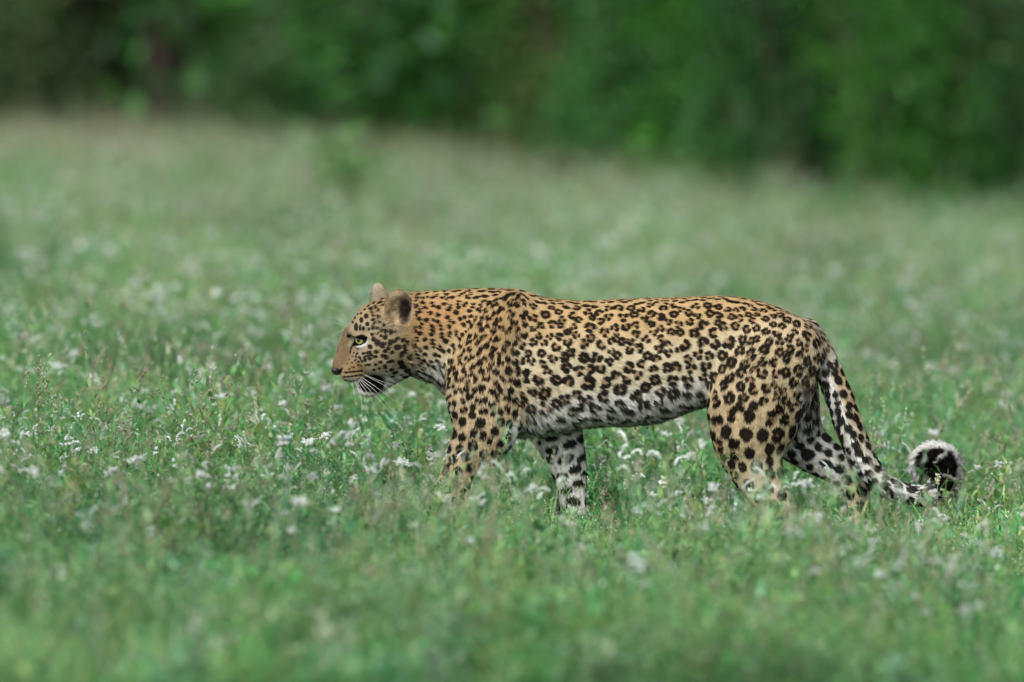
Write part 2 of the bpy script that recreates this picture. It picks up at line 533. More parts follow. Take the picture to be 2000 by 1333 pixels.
# --- spots -------------------------------------------------------------------
WHITE, GOLD, BUFF, ORANGE = lin(228, 227, 222), lin(179, 152, 110), lin(203, 190, 160), lin(172, 136, 95)
FILL, BLACK, GREY = lin(132, 97, 62), lin(16, 13, 12), lin(120, 112, 106)
vRW, vFD, vHL, vTT, vOO = (split(A_) for A_ in anatomy(BV))
vpx, vpy = VP[:, 0] / S + 1000, 666.5 - (VP[:, 2] - ZC + PITCH * VP[:, 1]) / S


def torso_v(px, py):
    t, b = np.interp(px, tx, T_TOP), np.interp(px, tx, T_BOT)
    return (py - t) / (b - t)


rs = random.Random(5)


def spot_kind(i):
    w = vRW[i]; px, py = vpx[i], vpy[i]
    if w[2] > 0.4 or vhx[i] < 806 and py < 790:
        return None
    r = int(w.argmax()); v = torso_v(px, py)
    inner = (r in (4, 6) and VN[i, 1] < -0.25) or (r in (3, 5) and VN[i, 1] > 0.25)
    if r == 7:
        return None if vTT[i] > 0.66 else (25, 'tail')
    if r == 1:
        return 17, 'neck'
    if r == 0:
        if v < 0.055: return 20, 'spine'
        if v > 0.86: return 35, 'belly'
        if px < 1030: return 19, 'pair'
        return 25.5 + 8 * sstep(0.15, 0.7, v), 'rosette'
    if inner:
        return (31, 'bar') if r in (3, 4) else (27, 'solid')
    if r in (3, 4):
        return (19, 'pair') if py < 800 else (24, 'solid')
    return (29, 'rosette') if py < 790 else (31, 'duo') if py < 870 else (27, 'solid')


vhx = head_px(VP)[0]
cand = [(int(i), spot_kind(i)) for i in RNG.permutation(nv)[:28000]]
cand = [(i, k[0] * (0.95 if vRW[i, 3:7].sum() > 0.5 and vpy[i] > 800 else 0.73) * S) for i, k in cand if k]
cell = {}
SEEDS = []
for (i, sp) in cand:
    c = tuple(np.floor(VP[i] / 0.05).astype(int))
    ok = True
    for dx in (-1, 0, 1):
        for dy in (-1, 0, 1):
            for dz in (-1, 0, 1):
                for (q, qs) in cell.get((c[0] + dx, c[1] + dy, c[2] + dz), ()):
                    if (q[0] - VP[i, 0]) ** 2 + (q[1] - VP[i, 1]) ** 2 + (q[2] - VP[i, 2]) ** 2 < (0.42 * (sp + qs)) ** 2:
                        ok = False; break
                if not ok: break
            if not ok: break
        if not ok: break
    if ok:
        cell.setdefault(c, []).append((VP[i], sp))
        SEEDS.append(i)
# even the spots out over the skin
ci_ = np.array([c[0] for c in cand]); CP = VP[ci_].astype(np.float32); CN = VN[ci_].astype(np.float32)
csp = np.array([c[1] for c in cand])
seed_i = np.array(SEEDS); sp_of = dict(cand)
for _ in range(5):
    SPp, SNn = VP[seed_i].astype(np.float32), VN[seed_i].astype(np.float32)
    ssp = np.array([sp_of[i] for i in seed_i], dtype=np.float32)
    own = np.empty(len(CP), dtype=int)
    for a in range(0, len(CP), 4000):
        d = ((CP[a:a + 4000, None] - SPp[None]) ** 2).sum(-1) / ssp[None] ** 2 + 2.0 * (CN[a:a + 4000] @ SNn.T < 0.0)
        own[a:a + 4000] = d.argmin(1)
    cn = np.bincount(own, minlength=len(seed_i)).astype(float)
    cen = np.stack([np.bincount(own, CP[:, k], len(seed_i)) for k in range(3)], -1) / np.maximum(cn, 1)[:, None]
    for j in np.where(cn > 0)[0]:
        mem = np.where(own == j)[0]
        seed_i[j] = ci_[mem[((CP[mem] - cen[j]) ** 2).sum(1).argmin()]]
SPOTS = [(i, *reversed(spot_kind(i))) for i in seed_i]
gap_ = np.sort(np.sqrt(((VP[seed_i][:, None] - VP[seed_i][None]) ** 2).sum(-1)), axis=1)[:, 1:4].mean(1)
SPOTS = [(i, k, min(gap_[j], 1.1 * sp * S)) for j, (i, k, sp) in enumerate(SPOTS)]
print('spots', len(SPOTS))

BLOBS = []            # centre, u, v, n, ru, rv, colour (0 black, 1 fill)


def blob(c, u, v, n, ru, rv, col):
    BLOBS.append((c, u, v, n, ru, rv, col))


for (i, kind, sp) in SPOTS:
    n = VN[i]; fl = vFD[i] - n * np.dot(vFD[i], n)
    u = fl / (np.linalg.norm(fl) + 1e-9); v = np.cross(n, u); c = VP[i]
    ang = rs.uniform(-0.5, 0.5)
    u, v = u * math.cos(ang) + v * math.sin(ang), -u * math.sin(ang) + v * math.cos(ang)
    g = sp * rs.uniform(0.92, 1.06)
    if kind == 'rosette':
        el = rs.uniform(0.8, 1.1)
        R = 0.305 * g
        blob(c, u, v, n, R * 1.0, R * el, 1)
        nb = rs.choice((3, 3, 4, 4, 5))
        a0 = rs.uniform(0, 6.28)
        gap = rs.random() < 0.55
        for k in range(nb):
            if gap and k == 0 and nb > 3:
                continue
            a = a0 + 6.283 * k / nb + rs.uniform(-0.25, 0.25)
            du, dv = math.cos(a), math.sin(a) * el
            cc = c + (u * du + v * dv) * R * rs.uniform(0.95, 1.1)
            ta = u * -math.sin(a) + v * math.cos(a); ra = u * math.cos(a) + v * math.sin(a)
            blob(cc, ta, ra, n, R * rs.uniform(0.70, 1.12), R * rs.uniform(0.54, 0.74), 0)
    elif kind in ('pair', 'duo'):
        R = 0.335 * g if kind == 'pair' else 0.34 * g
        nb = rs.choice((1, 2, 2, 3))
        if nb == 1:
            blob(c, u, v, n, R * 1.4, R * 1.15, 0)
        else:
            blob(c, u, v, n, R * 1.2, R * 1.0, 1)
            a0 = rs.uniform(0, 6.28)
            for k in range(nb):
                a = a0 + 6.283 * k / nb + rs.uniform(-0.4, 0.4)
                cc = c + (u * math.cos(a) + v * math.sin(a)) * R * 0.8
                ta = u * -math.sin(a) + v * math.cos(a); ra = u * math.cos(a) + v * math.sin(a)
                blob(cc, ta, ra, n, R * rs.uniform(0.8, 1.08), R * rs.uniform(0.62, 0.8), 0)
    elif kind == 'neck':
        if rs.random() < 0.6:
            blob(c, u, v, n, 0.43 * g, 0.34 * g, 0)
        else:
            for s_ in (-1, 1):
                blob(c + v * s_ * 0.24 * g, u, v, n, 0.32 * g, 0.23 * g, 0)
    elif kind == 'spine':
        blob(c, u, v, n, 0.48 * g, 0.29 * g, 0)
    elif kind == 'belly':
        blob(c, u, v, n, 0.46 * g, 0.27 * g, 0)
    elif kind == 'tail':
        blob(c, u, v, n, rs.uniform(0.44, 0.54) * g, rs.uniform(0.38, 0.46) * g, 0)
    elif kind == 'bar':
        blob(c, v, u, n, 0.52 * g, 0.32 * g, 0)
    else:
        blob(c, u, v, n, rs.uniform(0.42, 0.50) * g, rs.uniform(0.34, 0.42) * g, 0)
        if rs.random() < 0.35:
            blob(c + v * 0.2 * g, u, v, n, 0.24 * g, 0.22 * g, 0)

# face marks, read in the side view of the head (zoomed pixels: x, y, rx, ry, turn)
FACE = [(455,358,16,18),(410,395,14,20),(467,430,15,15),(430,468,12,15),(400,462,9,22),(513,352,12,10),(513,392,15,10),(555,362,12,15),(565,410,10,13),
 (522,425,10,12),(605,440,10,14),(480,478,10,12),(513,465,12,16),(548,468,11,14),(583,490,12,14),(622,498,14,18),(672,503,17,24),(710,495,10,18,-45),
 (510,525,13,13),(548,517,9,9),(588,537,12,12),(626,553,17,18),(525,568,16,18),(555,600,18,26),(603,625,22,24),(672,603,18,28,-30),(725,575,16,28,-30),
 (787,577,17,18),(830,597,10,16),(878,578,7,16),(883,637,14,18),(930,600,8,14),(930,650,9,16),(735,645,28,20),(803,642,14,24),(805,682,14,20),(772,712,16,26,-30),
 (690,690,18,14),(655,655,20,14),(628,678,18,16),(605,722,18,14),(637,735,15,20),(545,685,20,15),(495,640,20,16,-30),(480,690,25,12,20),(540,730,18,12),
 (490,748,18,12),(445,760,14,14),(470,722,18,8),(395,740,12,10,-40),(430,700,14,10),(420,775,12,8),(385,778,10,8),(480,805,18,10),(450,810,8,8),(540,803,12,10),
 (585,782,16,14),(670,777,32,12,15),(770,790,26,22),(855,735,20,28,-30),(912,715,12,18),(870,807,14,14),(787,835,26,18),(822,870,26,20),(862,910,26,22),
 (627,823,15,18,30),(678,855,20,14,20),(708,890,22,12,10),(525,853,12,10),(575,840,10,8),(630,870,10,8),(765,912,14,8),(685,925,16,8),(805,940,26,14),
 (925,790,30,14),(490,295,14,14),(530,275,12,14),(500,325,10,10),(550,305,10,12),(575,235,22,8,20),(612,255,26,8,15),(640,225,20,6,20),(515,243,14,7,30),
 (470,270,12,6,35),(440,300,10,6,40),(405,335,10,7,45),(375,345,10,5,45),(350,380,10,6,60),(330,420,8,10),(362,455,15,27),(318,655,7,16,-20),(308,690,6,14,-15),(340,700,6,6),(330,735,6,6),(350,770,7,6),(325,790,7,6),(385,810,8,6),(365,715,6,5),(300,760,5,5),(410,815,8,6),(280,800,5,5),(590,205,16,6,20),(660,190,22,6,15),
 (290,545,14,12),(375,700,9,7),(360,735,8,7),(405,760,8,6),(340,832,10,7),(300,848,9,5),(320,835,6,5),(360,760,7,5),(440,735,10,8),(505,712,14,10),
 (270,880,18,8),(305,876,13,8),(340,873,16,8),(378,870,15,8),(410,866,12,8),(255,921,14,7),(290,920,15,8),(325,916,14,8),(362,910,15,8),(400,906,18,8),
 (265,958,7,6),(288,962,7,6),(312,966,8,6),(340,962,8,6),(368,958,9,6),(300,984,6,5),(330,987,6,5),(360,985,7,5)]
FACE = [((f[0] / 4.76 + 620), (f[1] / 4.76 + 540), f[2] / 4.76, f[3] / 4.76, math.radians(f[4]) if len(f) > 4 else 0.0) for f in FACE]


def zpoly(pts):
    return np.array([(x / 4.76 + 620, y / 4.76 + 540) for x, y in pts])


LIP = zpoly([(372, 985), (410, 945), (470, 915), (540, 900), (600, 925), (630, 975), (600, 1045), (555, 1085), (480, 1075), (420, 1065), (385, 1030)])
TEAR = zpoly([(365, 535), (420, 520), (470, 548), (455, 600), (405, 625), (340, 640), (312, 640), (345, 590)])
UNDER = zpoly([(355, 632), (410, 622), (450, 590), (472, 555), (478, 590), (455, 625), (410, 648), (365, 650)])
INNER = zpoly([(345, 560), (330, 605), (300, 640), (285, 630), (300, 590), (330, 555)])
BRIDGE = zpoly([(250, 480), (330, 520), (320, 650), (300, 740), (255, 800), (230, 850), (130, 850), (150, 760), (200, 620)])
NOSE = zpoly([(130, 845), (170, 845), (205, 850), (240, 838), (232, 880), (208, 912), (170, 895), (140, 875)])


def poly_dist(poly, x, y):
    """signed distance to a polygon, negative inside (photo pixels)"""
    d2 = np.full(x.shape, 1e9); s = np.ones(x.shape)
    n = len(poly)
    for i in range(n):
        ax, ay = poly[i]; bx, by = poly[i - 1]
        ex, ey, wx, wy = bx - ax, by - ay, x - ax, y - ay
        t = np.clip((wx * ex + wy * ey) / (ex * ex + ey * ey), 0, 1)
        d2 = np.minimum(d2, (wx - ex * t) ** 2 + (wy - ey * t) ** 2)
        c1, c2, c3 = y >= ay, y < by, ex * wy > ey * wx
        s = np.where((c1 & c2 & c3) | (~c1 & ~c2 & ~c3), -s, s)
    return np.sqrt(d2) * s


def coat(P, Nn, an):
    """the coat's own colours at points of the skin"""
    RW, FD, HL, TT, OO = an
    n = len(P)
    px, py = P[:, 0] / S + 1000, 666.5 - (P[:, 2] - ZC + PITCH * P[:, 1]) / S
    nz1 = value_noise(P * 60, 1); nz2 = value_noise(P * 14, 2); nzf = value_noise(P * 260, 3); nzg = value_noise(P * 420, 9)
    v = torso_v(px, py) + nz2 * 0.05 - 0.25 * np.clip(Nn[:, 2], -0.3, 0.3)
    mix = lambda a, b, t: a + (b - a) * t[:, None]
    one = np.ones((n, 1))
    tor = mix(mix(GOLD * one, BUFF * one, sstep(0.05, 0.5, v)), WHITE * one, sstep(0.72, 0.95, v + 0.04 * sstep(1000, 1200, px)))
    neck = mix(mix(ORANGE * one, GOLD * one, sstep(0.1, 0.4, np.abs(py - 620) / 150)), BUFF * one, sstep(660, 720, py))
    neck = mix(neck, WHITE * one, sstep(705, 745, py + nz2 * 10))
    leg = mix(GOLD * 0.45 + BUFF * 0.55 * one, BUFF * one, sstep(860, 980, py))
    leg = leg * one
    inner_near = sstep(0.1, 0.5, Nn[:, 1]); inner_far = sstep(-0.1, -0.45, -Nn[:, 1] * -1)
    foreN = mix(mix(GOLD * one, BUFF * one, sstep(640, 800, py) * 0.6), WHITE * one, np.maximum(inner_near, sstep(985, 1003, px + nz2 * 8) * sstep(815, 835, py)))
    foreN = mix(foreN, WHITE * one, sstep(886, 876, px) * sstep(780, 800, py) * sstep(835, 815, py))
    foreF = mix(GOLD * one, WHITE * one, inner_far)
    hindN = mix(leg, WHITE * one, np.maximum(inner_near, sstep(1545, 1570, px + nz2 * 14) * sstep(740, 800, py)))
    hindF = mix(leg, WHITE * 0.9 * one, inner_far * sstep(1668, 1650, px))
    out = OO + nz2 * 0.15
    tail = mix((GOLD * 0.5 + BUFF * 0.5) * one, WHITE * one, np.maximum(sstep(-0.35, 0.25, out), sstep(0.22, 0.45, TT)))
    # head
    hx, hy, hyl = head_px(P)
    head = mix((BUFF * 0.30 + GOLD * 0.24) * one, GOLD * 0.56 * one, np.maximum(sstep(690, 655, hx) * 0.6, sstep(770, 800, hx) * sstep(700, 660, hy)))
    head = mix(head, GOLD * 0.62 * one, sstep(635, 595, hy) * 0.8)
    head = mix(head, WHITE * one, sstep(720, 755, hy + 0.4 * np.clip(hx - 722, -30, 40)) * 0.75)
    head = mix(head, lin(114, 95, 72) * one, sstep(16, -8, poly_dist(BRIDGE, hx, hy) + 5 * nz1))
    head = mix(head, ORANGE * 0.48 * one, sstep(20, 6, np.hypot((hx - 693) / 1.5, hy - 716)) * 0.85)
    head = mix(head, WHITE * one, sstep(738, 744, hy) * sstep(700, 690, hx))
    rgb = (RW[:, 0:1] * tor + RW[:, 1:2] * neck + RW[:, 2:3] * head + RW[:, 3:4] * foreN + RW[:, 4:5] * foreF + RW[:, 5:6] * hindN + RW[:, 6:7] * hindF + RW[:, 7:8] * tail)
    hd = np.maximum(RW[:, 2], sstep(812, 798, hx) * (py < 790))
    soft = np.maximum(RW[:, 2], sstep(838, 772, hx) * (py < 790))
    rgb = rgb - RW[:, 2:3] * head + soft[:, None] * head - (soft - RW[:, 2])[:, None] * (rgb - RW[:, 2:3] * head) / np.maximum(1 - RW[:, 2:3], 1e-3)
    # spots: bin the points along x
    order = np.argsort(P[:, 0]); xs = P[order, 0]
    fill = np.zeros(n); blk = np.zeros(n)
    for (c, u, w, nn, ru, rv, col) in BLOBS:
        R = max(ru, rv) * 1.7
        a, b = np.searchsorted(xs, (c[0] - R, c[0] + R))
        k = order[a:b]
        d = P[k] - c
        near = (np.abs(d[:, 2]) < R) & (np.abs(d[:, 1]) < R + 0.02)
        k = k[near]; d = d[near]
        if not len(k):
            continue
        e = np.sqrt((d @ u / ru) ** 2 + (d @ w / rv) ** 2) + 0.14 * nz1[k] + 0.12 * nzf[k] + 0.06 * nzg[k]
        mk = sstep(1.12, 0.98, e) if col == 0 else sstep(1.25, 0.8, e)
        mk = mk * (Nn[k] @ nn > 0.1) * (np.abs(d @ nn) < 0.03)
        if col == 0:
            blk[k] = np.maximum(blk[k], mk)
        else:
            fill[k] = np.maximum(fill[k], mk)
    white_v = sstep(0.74, 0.97, v) * RW[:, 0]
    blk *= 1 - np.maximum(hd, sstep(0.66, 0.70, TT) * RW[:, 7]); fill *= (1 - hd) * (1 - RW[:, 7] * 0.8)
    rgb = mix(rgb, FILL * one, fill * 0.72 * (1 - white_v * 0.4))
    rgb = mix(rgb, (BLACK * one) * (1 + white_v[:, None] * 0.6), blk * (0.97 - 0.03 * white_v))
    # tail tip: dark inside of the curl with pale breaks, white fringe outside
    tip = sstep(0.60, 0.66, TT) * RW[:, 7]
    band = np.cos(TT * 62 + nz1 * 0.5)
    dark = sstep(0.80, 0.50, out + 0.2 * nz1) * (1 - 0.75 * sstep(0.90, 0.97, band) * sstep(0.95, 0.8, TT))
    rgb = mix(rgb, mix(WHITE * 1.05 * one, BLACK * one, dark), tip)
    # dusky underline and groin
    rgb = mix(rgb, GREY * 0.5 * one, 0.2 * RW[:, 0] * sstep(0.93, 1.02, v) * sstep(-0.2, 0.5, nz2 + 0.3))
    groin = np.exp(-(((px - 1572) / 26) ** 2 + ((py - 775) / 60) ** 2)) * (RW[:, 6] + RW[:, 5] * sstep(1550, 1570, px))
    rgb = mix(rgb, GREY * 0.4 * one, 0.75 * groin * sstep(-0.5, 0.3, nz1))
    # face marks
    k = np.where(hd > 0.02)[0]
    x, y = hx[k], hy[k]
    wob = 0.10 * nz1[k] + 0.10 * nzf[k]
    mkk = np.zeros(len(k))
    for (fx, fy, rx, ry, an_) in FACE:
        c, s = math.cos(an_), math.sin(an_)
        dx, dy = x - fx, y - fy
        rx, ry = (rx * 1.22, ry * 1.3) if fy > 722 and fx < 712 else (rx * 1.28, ry * 1.28)
        e = np.hypot((dx * c - dy * s) / rx, (dx * s + dy * c) / ry) + wob
        mkk = np.maximum(mkk, sstep(1.25, 0.92, e))
    ear = sstep(1.12, 0.95, np.hypot((x - 776) / 28, (y - 602) / 40)) * sstep(26, 32, np.abs(hyl[k]))
    frk = sstep(0.10, 0.5, value_noise(P[k] * 300, 51)) * np.maximum(sstep(688, 676, x) * sstep(662, 640, y), sstep(12, 2, y - np.interp(x, [670, 680, 693, 710, 735, 760], [655, 630, 612, 598, 585, 575])))
    mkk = np.maximum(mkk, 0.7 * frk)
    mkk = np.maximum(mkk, 0.42 * sstep(-0.1, 0.7, 0.6 * value_noise(P[k] * np.array([200, 200, 110]), 52) + 0.6 * value_noise(P[k] * 330, 53)) * sstep(8, -6, poly_dist(BRIDGE, x, y)) * (0.35 + 0.65 * sstep(705, 655, y)))
    mkk *= 1 - ear
    cfa = rgb[k]
    cfa = mix(cfa, BLACK * np.ones((len(k), 1)), mkk * 0.95 * hd[k])
    ec = mix(lin(160, 140, 110) * np.ones((len(k), 1)), lin(44, 36, 32) * np.ones((len(k), 1)), sstep(1.5, 0.55, np.hypot((x - 785 + 3 * nz1[k]) / 12, (y - 600) / 27)))
    cfa = mix(cfa, ec, ear * sstep(640, 628, y))
    far = hyl[k] > 20
    ecf = BUFF * 0.6 * np.ones((len(k), 1))
    cfa = np.where((far & (y < 596) & (np.abs(hyl[k]) > 26))[:, None], ecf, cfa)
    for poly, colr, soft in ((LIP, BLACK, 2.0), (UNDER, WHITE * 0.65, 1.6), (INNER, BUFF * 0.55, 5.0), (TEAR, BLACK, 1.2), (NOSE, BLACK * 1.5, 1.5)):
        cfa = mix(cfa, colr * np.ones((len(k), 1)), sstep(soft, -soft, poly_dist(poly, x, y) + 0.8 * nzf[k]) * hd[k])
    rgb[k] = cfa
    return np.clip(rgb * 0.9, 0.002, 0.9), tip, white_v


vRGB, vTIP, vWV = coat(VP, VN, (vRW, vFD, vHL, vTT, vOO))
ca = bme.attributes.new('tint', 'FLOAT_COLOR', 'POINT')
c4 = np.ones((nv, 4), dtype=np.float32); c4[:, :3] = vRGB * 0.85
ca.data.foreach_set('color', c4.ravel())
m, nt, out = new_mat('coat_skin')
at = nt.nodes.new('ShaderNodeAttribute'); at.attribute_name = 'tint'
bs = nt.nodes.new('ShaderNodeBsdfPrincipled'); bs.inputs['Roughness'].default_value = 0.9; bs.inputs['Specular IOR Level'].default_value = 0.02
nt.links.new(at.outputs['Color'], bs.inputs['Base Color']); nt.links.new(bs.outputs[0], out.inputs[0])
bme.materials.clear(); bme.materials.append(m)

# --- fur: short hairs rooted on the skin, each with the coat's colour at its root
N_HAIR = 400000
a_, b_, c_, d_ = (VP[QF[:, k]] for k in range(4))
area = 0.5 * np.linalg.norm(np.cross(c_ - a_, d_ - b_), axis=1)
fc = (a_ + c_) / 2
fw = area * (1 + 1.2 * (VN[QF[:, 0], 1] < 0.2)) * (1 + 1.6 * sstep(W(815, 0)[0], W(790, 0)[0], fc[:, 0])) * (1 + 0.8 * sstep(W(1780, 0)[0], W(1800, 0)[0], fc[:, 0]))
pick = np.searchsorted(np.cumsum(fw) / fw.sum(), RNG.random(N_HAIR))
pick = np.clip(pick, 0, nf - 1)
uu, ww = RNG.random(N_HAIR)[:, None], RNG.random(N_HAIR)[:, None]
bl = lambda A: (A[QF[pick, 0]] * (1 - uu) + A[QF[pick, 1]] * uu) * (1 - ww) + (A[QF[pick, 3]] * (1 - uu) + A[QF[pick, 2]] * uu) * ww
bl2 = lambda A: bl(A[:, None])[:, 0]
RP, RN = bl(VP), bl(VN)
RN /= np.linalg.norm(RN, axis=1)[:, None]
han = (bl(vRW), bl(vFD), bl2(vHL), bl2(vTT), bl2(vOO))
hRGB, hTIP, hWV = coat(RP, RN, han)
fd = han[1]
lo1 = np.stack([value_noise(RP * 45, s) for s in (21, 22, 23)], -1)
fd = fd + 0.28 * lo1 + RNG.normal(0, 0.13, (N_HAIR, 3))
fd = fd + np.array([0, 0, -0.9]) * hWV[:, None]
fd = fd - RN * np.sum(fd * RN, 1)[:, None]
fd /= np.linalg.norm(fd, axis=1)[:, None] + 1e-9
hpx_, hpy_, hyl_ = head_px(RP)
LEN = han[2] * (1 + 1.1 * hWV) * (1 + 0.25 * value_noise(RP * 30, 31)) * RNG.uniform(0.8, 1.2, N_HAIR)
shag = np.clip(hTIP + hWV, 0, 1)
LEN *= 1 - 0.15 * hTIP
LEN *= 1 + shag * RNG.uniform(-0.5, 0.35, N_HAIR) + (0.22 + 0.2 * shag) * value_noise(RP * 120, 33)
rpx, rpy = RP[:, 0] / S + 1000, 666.5 - (RP[:, 2] - ZC) / S
pit = np.exp(-(((rpx - 1025) / 45) ** 2 + ((rpy - 790) / 55) ** 2)) * (RP[:, 1] < 0)
grn = np.exp(-(((rpx - 1575) / 30) ** 2 + ((rpy - 790) / 60) ** 2))
LEN *= 1 + 0.8 * pit + 0.5 * grn
near_eye = np.hypot((hpx_ - 706) / 17, (hpy_ - 660) / 11)
face = sstep(812, 798, hpx_) * (rpy < 790)
LEN *= 1 - 0.55 * face * sstep(740, 690, hpx_)
LEN *= 1 - 0.7 * face * sstep(1.7, 1.0, near_eye)
nose_d = poly_dist(NOSE, hpx_, hpy_)
keep = ~((face > 0.5) & ((near_eye < 0.8) | (nose_d < 0)))
ear_r = face * sstep(1.15, 0.95, np.hypot((hpx_ - 776) / 28, (hpy_ - 602) / 40)) * sstep(26, 32, np.abs(hyl_))
LEN *= 1 + 0.7 * ear_r
LIFT = np.clip(0.40 + 0.35 * hTIP + 0.1 * hWV + 0.2 * (han[0][:, 7]) + RNG.normal(0, 0.06, N_HAIR) - 0.10 * face, 0.1, 0.95)
# neighbouring hairs lean together into small tufts
cs = np.where(LEN > 0.012, 0.011, 0.007)[:, None]
cidx = np.floor(RP / cs + 0.3 * lo1)
ch = np.sin(cidx @ np.array([[12.9898, 78.233, 37.719], [39.346, 11.135, 83.155], [73.156, 52.235, 9.151]]).T) * 43758.5453
tuft = (cidx + 0.5 + 0.6 * (ch - np.floor(ch) - 0.5)) * cs - RP
tuft -= RN * np.sum(tuft * RN, 1)[:, None]
tone = ch[:, 0] - np.floor(ch[:, 0])
ts = np.array([0, 0.34, 0.68, 1.0])
li = LIFT[:, None]
HPTS = np.empty((N_HAIR, 4, 3), dtype=np.float32)
for j, t in enumerate(ts):
    up = li * (t - 0.35 * t * t) * 1.2
    al = np.sqrt(np.maximum(0.05, 1 - (li * 0.9) ** 2)) * t
    HPTS[:, j] = RP - RN * 0.0008 + LEN[:, None] * (RN * up + fd * al) + np.array([0, 0, -1.0]) * (0.12 * t * t * LEN[:, None]) + tuft * (0.5 * np.clip(LEN / 0.011, 0.1, 1.0))[:, None] * t * t
rad = np.stack([np.full(N_HAIR, 0.00042), np.full(N_HAIR, 0.00040), np.full(N_HAIR, 0.00030), np.full(N_HAIR, 0.00008)], -1)
rad *= (0.65 + 0.35 * np.clip(LEN / 0.010, 0.4, 1.6) + 0.35 * hTIP)[:, None]
hRGB = hRGB * RNG.uniform(0.72, 1.22, N_HAIR)[:, None] * (0.86 + 0.28 * tone)[:, None] * (1 + 0.16 * face * value_noise(RP * 330, 35) + 0.10 * value_noise(RP * 90, 36))[:, None]
RN = RN + 0.30 * np.stack([value_noise(RP * 150, q) for q in (41, 42, 43)], -1) + 0.5 * tuft / cs + RNG.normal(0, 0.15, (N_HAIR, 3))
RN /= np.linalg.norm(RN, axis=1)[:, None]
HPTS, rad, hRGB, RN2 = HPTS[keep], rad[keep], hRGB[keep], RN[keep]
nh = len(HPTS)
cu = bpy.data.hair_curves.new('fur')
cu.add_curves([4] * nh)
cu.attributes['position'].data.foreach_set('vector', (HPTS - BASE.astype(np.float32)).astype(np.float32).ravel())
ra = cu.attributes.get('radius') or cu.attributes.new('radius', 'FLOAT', 'POINT')
ra.data.foreach_set('value', rad.astype(np.float32).ravel())
c4 = np.ones((nh, 4), dtype=np.float32); c4[:, :3] = hRGB
ca = cu.attributes.new('tint', 'FLOAT_COLOR', 'CURVE'); ca.data.foreach_set('color', c4.ravel())
na = cu.attributes.new('skin_normal', 'FLOAT_VECTOR', 'CURVE'); na.data.foreach_set('vector', RN2.astype(np.float32).ravel())
m, nt, out = new_mat('coat_fur')
N, L = nt.nodes.new, nt.links.new
at = N('ShaderNodeAttribute'); at.attribute_name = 'tint'
an2 = N('ShaderNodeAttribute'); an2.attribute_name = 'skin_normal'
di = N('ShaderNodeBsdfDiffuse'); L(at.outputs['Color'], di.inputs[0]); L(an2.outputs['Vector'], di.inputs['Normal'])
gl = N('ShaderNodeBsdfGlossy'); gl.inputs['Roughness'].default_value = 0.5; gl.inputs['Color'].default_value = (0.9, 0.9, 0.9, 1); L(an2.outputs['Vector'], gl.inputs['Normal'])
mxs = N('ShaderNodeMixShader'); mxs.inputs[0].default_value = 0.003
L(di.outputs[0], mxs.inputs[1]); L(gl.outputs[0], mxs.inputs[2]); L(mxs.outputs[0], out.inputs[0])
cu.materials.append(m)
fur = bpy.data.objects.new('fur', cu)
COL.objects.link(fur)
fur.parent = body
fur['kind'] = 'stuff'
del HPTS, RP, han

# --- eyes, nose leather, whiskers


def head_world(px, py, y):
    lx = hl(px, y)
    return np.array([xp + (lx * CA - y * SA) * S, (lx * SA + y * CA) * S, ZC + (666.5 - py) * S])


def ball(r, seg=20, ring=12, cap=math.pi, off=0.0):
    """sphere (or a cap of it) about the -Y pole"""
    v, f = [(0, -r - off, 0)], []
    for i in range(1, ring + 1):
        th = cap * i / ring
        for j in range(seg):
            a = 2 * math.pi * j / seg
            v.append(((r + off) * math.sin(th) * math.cos(a), -(r + off) * math.cos(th), (r + off) * math.sin(th) * math.sin(a)))
    for j in range(seg):
        f.append([0, 1 + j, 1 + (j + 1) % seg])
    for i in range(ring - 1):
        for j in range(seg):
            a, b = 1 + i * seg + j, 1 + i * seg + (j + 1) % seg
            f.append([a, a + seg, b + seg, b])
    return np.array(v), f


M_EYE = simple_mat('eye_white', (0.02, 0.018, 0.015), 0.12, 0.6, 0.6)
m, nt, out = new_mat('eye_iris')
tc = nt.nodes.new('ShaderNodeTexCoord')
gr = nt.nodes.new('ShaderNodeTexNoise'); gr.inputs['Scale'].default_value = 400
nt.links.new(tc.outputs['Object'], gr.inputs['Vector'])
rp = nt.nodes.new('ShaderNodeValToRGB')
rp.color_ramp.elements[0].color = (0.24, 0.24, 0.07, 1); rp.color_ramp.elements[1].color = (0.48, 0.46, 0.18, 1)
nt.links.new(gr.outputs[0], rp.inputs[0])
bs = nt.nodes.new('ShaderNodeBsdfPrincipled'); bs.inputs['Roughness'].default_value = 0.08; bs.inputs['Coat Weight'].default_value = 0.8
nt.links.new(rp.outputs[0], bs.inputs['Base Color']); nt.links.new(bs.outputs[0], out.inputs[0])
M_IRIS = m
M_PUP = simple_mat('eye_pupil', (0.004, 0.004, 0.004), 0.05, 0.6, 0.8)
ER = 12.5 * S
for sgn in (-1, 1):
    p = head_world(707 if sgn < 0 else 707, 661, sgn * 33.5)
    fwd = Vector((math.sin(math.radians(-35)), -1 if sgn < 0 else 1, 0.0))
    q = fwd.to_track_quat('-Y', 'Z')
    v, f = ball(ER)
    eye = mesh_obj('eye', v, f, M_EYE, leopard)
    eye.location = Vector(p - BASE); eye.rotation_mode = 'QUATERNION'; eye.rotation_quaternion = q
    v, f = ball(ER, 24, 5, 0.72, 0.0003); mesh_obj('iris', v, f, M_IRIS, eye)
    v, f = ball(ER, 20, 3, 0.34, 0.0007); mesh_obj('pupil', v, f, M_PUP, eye)

